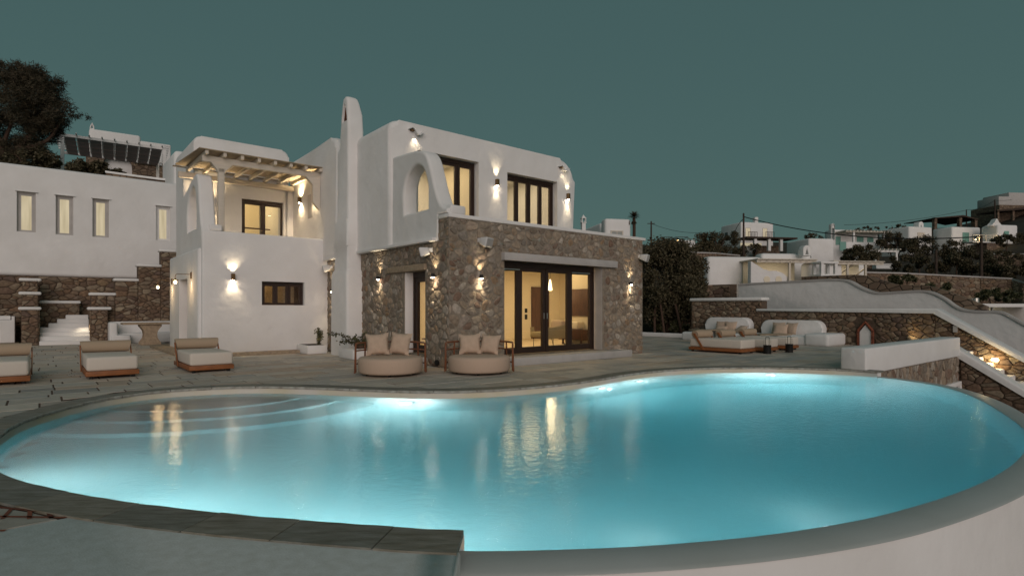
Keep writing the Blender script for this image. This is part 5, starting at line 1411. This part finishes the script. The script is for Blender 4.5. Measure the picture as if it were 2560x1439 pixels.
for k, (ua, ub, vt, y0) in enumerate([(1848, 1990, 652, -2.2), (2028, 2150, 657, -2.2)]):
    x0, x1 = fx(c0, 8, ua), fx(c0, 8, ub); z = fz(c0, 8, x0, vt + 3)
    MB().box(x0, x1, y0, .3, z, z + .06).build('porch_roof', 'white_wood', t, smooth=False)
    MB().box(x0, x1, y0 + .1, y0 + .25, z - .18, z - .01).build('porch_beam', 'white_wood', t, smooth=False)
    for i in range(9): xx = x0 + (x1 - x0) * (i + .5) / 9; MB().box(xx - .04, xx + .04, y0 - .25, .2, z - .01, z + .0).build('rafter', 'white_wood', t, smooth=False)
    MB().box(x0 + .2, x1 - .2, -.14, -.02, z - 1.9, z - .02).build('porch_wall', 'cream', t, smooth=False)
    for f_ in (.55,) if k == 0 else (.3, .65): xx = x0 + (x1 - x0) * f_; MB().box(xx - .06, xx + .06, y0 + .1, y0 + .22, z - 1.8, z - .1).build('porch_post', 'white_wood', t, smooth=False)
    if k: 
        for f_ in (.05, .4, .75): xx = x0 + (x1 - x0) * f_; MB().tube([(xx, -.1, z - 1.1), (xx + .1, y0 + .2, z - .1)], .06, 5).build('brace', 'white_wood', t)
    light('AREA', ((x0 + x1) / 2, -1.1, z - .05), 15, (1, .86, .64), t, (0, .3, -1), size=2.6, size_y=.8)
chim(t, c0, 8, 1999, 2018, 614, 640, -.4)
x0, x1 = fx(c0, 8, 1970), fx(c0, 8, 2008)
b = MB().rbox(x0 - .05, x1 + .05, -3.4, -2.4, fz(c0, 8, x0, 668), fz(c0, 8, x0, 663), .03, 2).rbox(x0 - .05, x1 + .05, -3.4, -2.4, fz(c0, 8, x0, 699), fz(c0, 8, x0, 692), .03, 2).rbox(x0 + .05, x1 - .05, -3.3, -2.5, fz(c0, 8, x0, 716), fz(c0, 8, x0, 699), .02, 2)
for x in (x0, x1 - .18): b.box(x, x + .18, -3.35, -3.17, fz(c0, 8, x0, 692), fz(c0, 8, x0, 668)).box(x, x + .18, -2.63, -2.45, fz(c0, 8, x0, 692), fz(c0, 8, x0, 668))
b.build('chimney_pot', 'plaster', t)

# curved white garden wall and retaining walls
gw = thing('garden_wall', 'wavy topped white garden wall stepping down to the right behind the terrace wall', 'garden wall', V(0, 0, 0), ANG)
topc = smooth_path([(3.45, 2.60), (2.6, 2.63), (.8, 2.66), (-.9, 2.68), (-1.55, 2.60), (-2.05, 2.3), (-2.65, 2.06), (-3.6, 2.08), (-4.4, 2.08), (-4.95, 1.80), (-5.4, 1.42), (-5.9, 1.30), (-6.6, 1.28), (-7.0, 1.05), (-7.4, .78), (-8.2, .45), (-9.5, .3), (-12, .1)], 4)
MB().prism(topc + [(-12, -3), (3.45, -3)], 19.5, 19.9, SIDE, .03, 2).build('wall', 'plaster', gw)
capm = MB(); n = len(topc)
for (s_, z) in topc: capm.v += [(19.45, s_, z - .03), (19.45, s_, z + .05), (19.95, s_, z + .05), (19.95, s_, z - .03)]
for i in range(n - 1):
    for j in range(4): capm.f.append((4 * i + j, 4 * i + 4 + j, 4 * i + 4 + (j + 1) % 4, 4 * i + (j + 1) % 4))
capm.build('cap', 'concrete', gw)
t = thing('rubble_garden_wall', 'second wavy rubble wall just behind the white garden wall', 'garden wall', V(0, 0, 0), ANG)
tc2 = smooth_path([(1.0, 2.95), (-.5, 2.95), (-1.6, 2.92), (-2.3, 2.7), (-3.0, 2.45), (-3.9, 2.4), (-4.4, 2.25), (-5.0, 2.0), (-6.0, 1.5)], 4)
MB().prism(tc2 + [(-6.0, -2), (1.0, -2)], 20.9, 21.3, SIDE, .03, 2).build('wall', 'stone_far', t)
def farwall(label, pts, thick, m='stone_far', zb=-1.5, cap='concrete'):
    """pts: (u, v_top, Y)"""
    t = thing('retaining_wall', label, 'stone wall', (0, 0, 0))
    P_ = [at(*q) for q in pts]; b = MB(); c = MB()
    for p_ in P_: b.v += [(p_.x, p_.y, zb), (p_.x, p_.y, p_.z), (p_.x, p_.y + thick, p_.z), (p_.x, p_.y + thick, zb)]
    for p_ in P_: c.v += [(p_.x, p_.y - .06, p_.z), (p_.x, p_.y - .06, p_.z + .1), (p_.x, p_.y + thick, p_.z + .1), (p_.x, p_.y + thick, p_.z)]
    for i in range(len(P_) - 1):
        for j in range(4):
            for mm in (b, c): mm.f.append((4 * i + j, 4 * i + 4 + j, 4 * i + 4 + (j + 1) % 4, 4 * i + (j + 1) % 4))
    b.build('wall', m, t, smooth=False)
    if cap: c.build('cap', cap, t, smooth=False)
    return t
lw_ = farwall('long rubble retaining wall crossing the hillside at right below the dark bushes', [(2160, 682, 44), (2250, 684, 44), (2350, 689, 43.5), (2450, 694, 43), (2530, 698, 42), (2560, 708, 41), (2700, 730, 39)], .6)
wp = [at(*q) for q in [(2160, 682, 44), (2250, 684, 44), (2350, 689, 43.5), (2450, 694, 43), (2530, 698, 42), (2560, 708, 41)]]
flds = []
for k, (p0, p1) in enumerate(zip(wp, wp[1:])):
    L_ = math.hypot(p1.x - p0.x, p1.y - p0.y); dx, dy = (p1.x - p0.x) / L_, (p1.y - p0.y) / L_
    flds.append(([(0, p0.z - 2.3), (L_, p1.z - 2.3), (L_, p1.z - .02), (0, p0.z - .02)], [], .40, .27, .012, .05, (lambda s, t, d, p0=p0, dx=dx, dy=dy: (p0.x + dx * s + dy * d, p0.y + dy * s - dx * d, t)), 300 + k))
stones(lw_, flds, 'stone_dark', 240, False)
farwall('short rubble wall lit warm from behind the big tree', [(1765, 712, 31), (1800, 711, 31), (1842, 710, 30.5)], .5, cap=None)
farwall('rubble wall under the upper white houses at the far right', [(2470, 636, 60), (2560, 636, 58), (2700, 640, 56)], .6)
farwall('dark rubble wall between the bushes and the low white house', [(1725, 632, 52), (1790, 634, 52), (1850, 640, 51)], .5)
t = thing('flat_canopy', 'flat white canopy roofs of the lower building at the right edge', 'canopy', at(2380, 760, 34), R(0))
k_ = 34 / F; G = lambda u: (u - 2380) * k_; Hh = lambda v: (760 - v) * k_
MB().rbox(G(2368), G(2478), 1.5, 5, Hh(754), Hh(746), .03, 1).build('roof_slab', 'plaster', t)
MB().rbox(G(2388), G(2640), -.8, 3, Hh(768), Hh(759), .03, 1).build('roof_slab', 'plaster', t)
MB().box(G(2480), G(2484), 0, .1, Hh(830), Hh(768)).build('post', 'steel', t, smooth=False)
MB().box(G(2440), G(2660), 2.2, 2.4, Hh(830), Hh(768)).build('rear_wall', 'concrete', t, smooth=False)
for u in (2500, 2530): MB().box(G(u), G(u + 22), 2.1, 2.19, Hh(822), Hh(786)).build('window', 'green_paint', t, smooth=False)
MB().tube([(G(2472), 1, Hh(757)), (G(2472), 1, Hh(744))], .2, 12).build('vent_pipe', 'steel', t)
light('POINT', (G(2530), 1.2, Hh(775)), 18, (1, .85, .55), t, size=.15)

# ------------------------------------------------------------------ poles and cables
def pole(label, u, vt, vb, Y, arm=False):
    p0, p1 = at(u, vb, Y), at(u, vt, Y)
    t = thing('utility_pole', label, 'utility pole', p0)
    h = p1.z - p0.z
    MB().tube([(0, 0, -1.2), (0, 0, h)], .13, 8, .09).build('post', 'pole', t)
    if arm: MB().tube([(-.5, 0, h - .3), (.5, 0, h - .3)], .05, 6).build('crossarm', 'pole', t)
    return p1
q1 = pole('tall wooden utility pole in front of the two storey hill house', 1859, 533, 615, 58)
q2 = pole('wooden utility pole near the right edge in front of the dark bushes', 2453, 588, 692, 44)
q3 = pole('thin wooden pole right of the palm tree behind the villa parapet', 1628, 553, 612, 75, True)
q4 = pole('short wooden pole standing in the bushes left of the right edge pole', 2340, 625, 688, 46)
q5 = pole('thin pole beside the stone house at the top right', 2487, 499, 535, 96)
q6 = pole('thin distant pole above the brown pergola', 2416, 524, 556, 108)
def cable(label, p0, p1, sag, r=.035):
    pts = [p0.lerp(p1, i / 24) - Vector((0, 0, sag * 4 * (i / 24) * (1 - i / 24))) for i in range(25)]
    tag(MB().tube(pts, r, 5).build('cable', 'cable'), label, 'cable')
cable('thick black cable running between the two tall utility poles', q1 + Vector((0, 0, -.35)), q2 + Vector((0, 0, -.1)), .9, .045)
cable('thin wire from the far right pole down to the left', q6 + Vector((0, 0, -.1)), at(2110, 562, 110), .6, .035)
cable('thin wire between the two distant poles at upper right', q5 + Vector((0, 0, -.1)), q6, .5, .03)
cable('thin wire leaving the top right pole toward the stone house', q5 + Vector((0, 0, -.1)), at(2530, 499, 100), .1, .03)
cable('thin wire from the pole beside the palm tree to the right', q3 + Vector((0, 0, -.3)), at(1770, 580, 78), .5, .025)
cable('slack stay wire hanging from the tall utility pole', q1 + Vector((0, 0, -.6)), at(1833, 590, 60), -.3, .03)
cable('low wire from the short pole across the bushes', q4, at(2170, 655, 50), .6, .02)

# ------------------------------------------------------------------ trees and shrubs
def crown_pts(c, rad, n, clumps, rg, shell=.55, csize=.34):
    cs = []
    for _ in range(clumps):
        d = Vector((rg.gauss(0, 1), rg.gauss(0, 1), rg.gauss(0, 1))).normalized() * (shell + (1 - shell) * rg.random() ** .6)
        cs.append((Vector((c[0] + d.x * rad[0], c[1] + d.y * rad[1], c[2] + d.z * rad[2])), csize * rg.uniform(.6, 1.35)))
    m = min(rad); pts = []
    for _ in range(n):
        q, s_ = rg.choice(cs)
        d = Vector((rg.gauss(0, 1), rg.gauss(0, 1), rg.gauss(0, 1))).normalized() * (rg.random() ** .4) * s_ * m
        pts.append(q + d)
    return pts
def bush(name, label, u, v, Y, ru, rv, n, leaf, seed, m='leaf_dark', clumps=26, cat='shrub', trunk=True, depth=None, shell=.5, cs=.36, base=None):
    """crown centred at pixel (u, v), radii in photo pixels."""
    rg = random.Random(seed); c = at(u, v, Y); k = Y / F
    rad = (ru * k, depth or (ru * k * .8), rv * k)
    zb = base if base is not None else min(hill(c.x, c.y), c.z - rad[2])
    t = thing(name, label, cat, (c.x, c.y, zb))
    pts = crown_pts((0, 0, c.z - zb), rad, n, clumps, rg, shell, cs)
    leafmesh(pts, leaf, rg, .6).build('crown', m, t, smooth=False)
    # trunk and branches rising into the crown
    tr = MB()
    for _ in range(3 if trunk else 1):
        x, y = rg.uniform(-.15, .15) * rad[0], rg.uniform(-.15, .15) * rad[1]
        tr.tube(smooth_path([(x * .3, y * .3, -.3), (x, y, (c.z - zb) * .5), (x * 3, y * 3, c.z - zb), (x * 4.5, y * 4.5, c.z - zb + rad[2] * .5)], 3), max(.03, rad[0] * .05), 6, .015)
    tr.build('trunk', 'bark', t)
    return t
bt = bush('big_tree', 'large dark bushy tree standing at the right end of the villa', 1672, 698, 30.5, 86, 95, 36000, .135, 101, clumps=90, cat='tree', depth=2.0, cs=.30, base=0.0)
rg = random.Random(102)
for (du, dv, ru, rv, n) in [(-30, 58, 60, 48, 6000), (40, 40, 55, 52, 7000)]:
    c = at(1672 + du, 700 + dv, 30.5); k = 30.5 / F
    pts = crown_pts((c.x - bt.location.x, .0, c.z), (ru * k, 1.3, rv * k), n, 26, rg, .4, .4)
    leafmesh(pts, .125, rg, .6).build('crown', 'leaf_dark', bt, smooth=False)
b = MB()
for pth in [[(-.6, -1.4, 0), (-.75, -1.4, 1.2), (-.9, -1.2, 2.4)], [(.3, -1.4, 0), (.12, -1.4, .9), (-.1, -1.3, 1.9), (-.3, -1, 2.6)], [(-1.0, -1.0, 0), (-1.0, -1, 1.2), (-.8, -.8, 2.2)]]:
    b.tube(smooth_path(pth, 4), .07, 7, .04)
b.build('trunk', 'bark', bt)
for k, (u, v, Y, ru, rv, lab) in enumerate([(1740, 770, 29.5, 18, 45, 'leafy branches of a shrub hanging in front of the rear terrace wall'), (1650, 812, 30.5, 22, 14, 'low undergrowth on the white kerb below the big tree'), (1700, 815, 29.5, 24, 12, 'low plants right of the tree trunks behind the kerb')]):
    bush('shrub', lab, u, v, Y, ru, rv, 1200, .13, 110 + k, m='leaf_green' if k else 'leaf_dark', clumps=14, base=0)
far = [(1795, 608, 72, 52, 32, 5200, 'dark rounded tree left of the tall utility pole on the hill', 'leaf_dark', 'tree'),
       (1770, 625, 60, 36, 18, 2000, 'dark shrubs under the left hill tree', 'leaf_dark', 'shrub'), (1880, 632, 64, 58, 20, 2600, 'row of dark shrubs below the terrace of the two storey hill house', 'leaf_dark', 'shrub'),
       (2000, 640, 62, 30, 12, 1200, 'small dark bush above the low white house', 'leaf_dark', 'shrub'), (2030, 594, 85, 24, 9, 900, 'small dark bushes on the skyline left of the arched chimney house', 'leaf_dark', 'shrub'),
       (2150, 640, 52, 40, 28, 3600, 'round dark tree in front of the porch with green shutters', 'leaf_dark', 'tree'), (2235, 608, 66, 42, 26, 3200, 'dark tree mass below the plain white box house', 'leaf_dark', 'tree'),
       (2300, 612, 62, 40, 26, 3000, 'dark rounded bush right of the tree mass below the box house', 'leaf_dark', 'shrub'), (2310, 655, 52, 78, 26, 4600, 'broad dark shrubs above the long retaining wall', 'leaf_dark', 'shrub'),
       (2430, 655, 50, 62, 30, 4200, 'dark shrubs beside the right edge utility pole', 'leaf_dark', 'shrub'), (2530, 676, 46, 50, 24, 3200, 'dark shrubs at the right picture edge above the retaining wall', 'leaf_dark', 'shrub'),
       (2390, 625, 60, 40, 22, 2400, 'dark bushes below the house with turquoise shutters', 'leaf_dark', 'shrub'), (2240, 570, 92, 30, 7, 900, 'low bushes on the skyline behind the plain white box house', 'leaf_dark', 'shrub'), (2170, 572, 95, 32, 6, 900, 'low skyline bushes behind the arched chimney house', 'leaf_dark', 'shrub'),
       (2260, 700, 40, 44, 12, 2200, 'grassy olive scrub on the slope behind the wavy rubble wall', 'leaf_green', 'shrub'), (2340, 722, 38, 36, 16, 1800, 'olive scrub spilling below the long retaining wall', 'leaf_green', 'shrub'), (2490, 738, 37, 52, 16, 2400, 'rounded olive bush above the flat canopy roofs', 'leaf_green', 'shrub'), (2515, 600, 70, 34, 14, 1800, 'dark scrub below the stone base of the turquoise shuttered house', 'leaf_dark', 'shrub'), (2500, 640, 56, 60, 12, 2200, 'dark scrub on the slope at far right above the rubble wall', 'leaf_dark', 'shrub'), (2120, 668, 50, 40, 10, 1500, 'small dark scrub left of the white frame pergola', 'leaf_dark', 'shrub'), (2555, 600, 74, 18, 16, 900, 'dark shrub right of the house with turquoise shutters', 'leaf_dark', 'shrub')]
for k, (u, v, Y, ru, rv, n, lab, m, cat) in enumerate(far):
    bush('shrub' if cat == 'shrub' else 'round_tree', lab, u, v, Y, ru, rv, int(n * 1.8), .17 if m == 'leaf_dark' else .14, 130 + k, m=m, clumps=22, cat=cat, trunk=cat == 'tree')
# palm
pt = at(1585, 600, 60); t = thing('palm_tree', 'single palm with a shaggy trunk head above the villa parapet', 'palm tree', pt)
k_ = 60 / F; h = 36 * k_ + 1.0
MB().tube([(0, 0, -1.5), (.02, 0, h * .5), (0, 0, 56 * k_)], .17, 9, .16).build('trunk', 'bark', t)
rg = random.Random(77); b = MB()
for i in range(320):
    d = Vector((rg.gauss(0, 1), rg.gauss(0, 1), rg.gauss(0, 1))).normalized(); low = d.z < -.2
    L = rg.uniform(.55, .85) * (.75 if low else 1); c = Vector((0, 0, 58 * k_ - (.25 if low else 0)))
    if low: d = (d + Vector((0, 0, -.9))).normalized()
    s_ = d.cross(Vector((0, 0, 1))).normalized() * .035
    m1 = c + d * L * .55; e1 = c + d * L - Vector((0, 0, .08)); n = len(b.v)
    b.v += [tuple(c), tuple(m1 + s_), tuple(e1), tuple(m1 - s_)]; b.f.append((n, n + 1, n + 2, n + 3))
b.build('fronds', 'leaf_pine', t, smooth=False)

# left hill: pine, ivy, pergola house
rg = random.Random(55)
c = at(20, 330, 32); k_ = 32 / F
t = thing('pine_tree', 'large dark feathery pine rising behind the white building at top left', 'tree', (c.x, c.y, 5.0))
pts = []
for (u, v, ru, rv, n) in [(40, 250, 110, 75, 8000), (0, 310, 145, 105, 11000), (105, 235, 52, 55, 4500), (163, 272, 18, 20, 500), (118, 305, 58, 38, 4000), (15, 385, 105, 50, 5000), (25, 180, 55, 26, 2000), (90, 200, 40, 24, 1200)]:
    q = at(u, v, 32); pts += crown_pts((q.x - c.x, rg.uniform(-.8, .8), q.z - 5.0), (ru * k_, 1.8, rv * k_), n, 40, rg, .25, .33)
leafmesh(pts * 2, .22, rg, .14).build('crown', 'leaf_pine', t, smooth=False)
b = MB()
for (u0, v0, u1, v1, u2, v2) in [(-20, 430, 20, 330, 60, 220), (0, 420, 90, 320, 140, 230), (10, 400, -10, 300, 0, 200), (30, 380, 120, 350, 165, 270)]:
    b.tube(smooth_path([tuple(at(u0, v0, 32) - Vector((c.x, c.y, 5.0))), tuple(at(u1, v1, 32) - Vector((c.x, c.y, 5.0))), tuple(at(u2, v2, 32) - Vector((c.x, c.y, 5.0)))], 6), .16, 7, .03)
b.build('trunk', 'bark', t)
for k, (u, v, Y, ru, rv, n, lab) in enumerate([(215, 430, 31, 56, 28, 4500, 'dense dark ivy mound at the top of the white building'), (85, 405, 31.5, 62, 30, 4000, 'dark shrub mass between the pine and the ivy mound'), (290, 432, 33, 22, 8, 700, 'small dark plants in front of the arched opening at top left')]):
    bush('shrub', lab, u, v, Y, ru, rv, n, .15, 170 + k, m='leaf_dark', clumps=30, trunk=False)
PHL = 35
t = thing('pergola_house', 'stone and white house behind a shaded pergola at the upper left', 'house', at(240, 445, 44), R(PHL))
c0 = at(240, 445, 44)
YY = 3.4
X = lambda u: fx(c0, PHL, u, YY)
Z = lambda u, v: fz(c0, PHL, X(u), v, YY)
MB().rbox(X(222), X(352), 3.5, 8, -2, Z(222, 319), .2, 3).build('wall', 'plaster', t)
MB().rbox(X(300), X(428), 3.6, 8, -2, Z(352, 350), .12, 3).build('wall', 'plaster', t)
hx0, hx1 = X(258), X(330); hm = (hx0 + hx1) / 2; hr = (hx1 - hx0) / 2
me = slab2d([(X(215), -2), (X(440), -2), (X(440), Z(440, 415)), (X(330), Z(330, 400)), (X(215), Z(240, 392))], [[(hx0, -1.0), (hx1, -1.0), (hx1, Z(300, 418))] + corner(hm, Z(300, 418), hr, 0, 180, 10)[1:-1] + [(hx0, Z(300, 418))]], 2.9, 3.38, FRONT, .02)
link('stone_front', me, 'stone_far', t)
MB().rbox(X(334), X(398), 2.6, 3.3, Z(360, 414), Z(360, 406), .03, 2).build('white_ledge', 'plaster', t)
for q in [(336, 347, 428, 442, 'greypane'), (361, 382, 428, 441, 'darkpane'), (398, 404, 435, 446, 'greypane')]: win(t, c0, PHL, q[0] + 0, q[1] + 0, q[2], q[3], q[4], y=2.86)
ch_w = X(236) - X(224)
me = slab2d([(X(224), Z(224, 347)), (X(236), Z(236, 347)), (X(236), Z(236, 318))] + smooth_path([(X(235), Z(235, 313)), (X(230), Z(230, 306)), (X(225), Z(225, 313))], 4) + [(X(224), Z(224, 318))], [[(X(227), Z(228, 319)), (X(233), Z(233, 319)), (X(230), Z(230, 309))]], 3.6, 4.1, FRONT, .04)
link('chimney', me, 'plaster', t)
X = lambda u: fx(c0, PHL, u)
Z = lambda u, v: fz(c0, PHL, X(u), v)
t = thing('shade_pergola', 'white pergola with taupe shade cloth strips at the upper left', 'pergola', at(160, 380, 38), R(PHL))
c0 = at(160, 380, 38)
bl, br = (150, 335), (418, 372)
zA, zB = Z(150, 336), Z(412, 372); x0, x1 = X(140), X(415)
D_ = 4.0; drop = -.30
zf = lambda x: zA + (zB - zA) * (x - X(150)) / (X(412) - X(150))
for y, dz in ((0, 0), (D_, drop)):
    MB().add([(x0, y - .06, zf(x0) + dz - .1), (x1, y - .06, zf(x1) + dz - .1), (x1, y + .06, zf(x1) + dz - .1), (x0, y + .06, zf(x0) + dz - .1), (x0, y - .06, zf(x0) + dz + .08), (x1, y - .06, zf(x1) + dz + .08), (x1, y + .06, zf(x1) + dz + .08), (x0, y + .06, zf(x0) + dz + .08)],
             [(0, 1, 2, 3), (4, 5, 6, 7), (0, 1, 5, 4), (3, 2, 6, 7), (0, 3, 7, 4), (1, 2, 6, 5)]).build('beam', 'plaster', t, smooth=False)
for i in range(9):
    x = X(158) + (X(405) - X(158)) * i / 8
    MB().tube([(x, -.5, zf(x) + .1), (x, D_ + .3, zf(x) + drop + .1)], .045, 4).build('rafter', 'plaster', t, smooth=False)
    if i < 8:
        x2 = X(158) + (X(405) - X(158)) * (i + 1) / 8
        b = MB(); N = 16
        for j in range(N + 1):
            f_ = j / N; y = D_ * f_; sg = -.16 * abs(math.sin(f_ * math.pi * 4)) 
            for xx in (x + .05, x2 - .05): b.v.append((xx, y, zf(xx) + drop * f_ + sg - .02))
        for j in range(N): b.f.append((2 * j, 2 * j + 1, 2 * j + 3, 2 * j + 2))
        b.build('shade_cloth', 'shade_cloth', t)
        for f_ in (.25, .5, .75): MB().tube([(x, D_ * f_, zf(x) + drop * f_ - .05), (x2, D_ * f_, zf(x2) + drop * f_ - .05)], .022, 4).build('batten', 'white_wood', t)
for u in (156, 411): x = X(u); MB().box(x - .1, x + .1, -.1, .1, -3.2, zf(x) - .1).build('post', 'plaster', t, smooth=False)
x = X(403); MB().box(x - .1, x + .1, D_ - .1, D_ + .1, -4, zf(x) + drop).build('post', 'steel', t, smooth=False)
for side, (xa, xb) in enumerate([(X(136), X(156)), (X(410), X(424))]):
    for j in range(8):
        y = -.3 + j * .55; z = zf(xa) + drop * y / D_ + .14
        MB().box(xa, xb, y - .05, y + .05, z - .05, z + .05).build('slat', 'plaster', t, smooth=False)
MB().tube([tuple(Matrix.Rotation(-R(PHL), 3, 'Z') @ (at(410, 427, 40) - c0)), tuple(Matrix.Rotation(-R(PHL), 3, 'Z') @ (at(455, 436, 34) - c0))], .06, 6).build('drain_pipe', 'steel', t)
farwall('low rubble wall with a white cap along the top edge of the white building', [(265, 432, 29.5), (330, 441, 29.6), (400, 450, 29.7), (470, 457, 29.8)], .5, zb=6.0, cap='plaster')
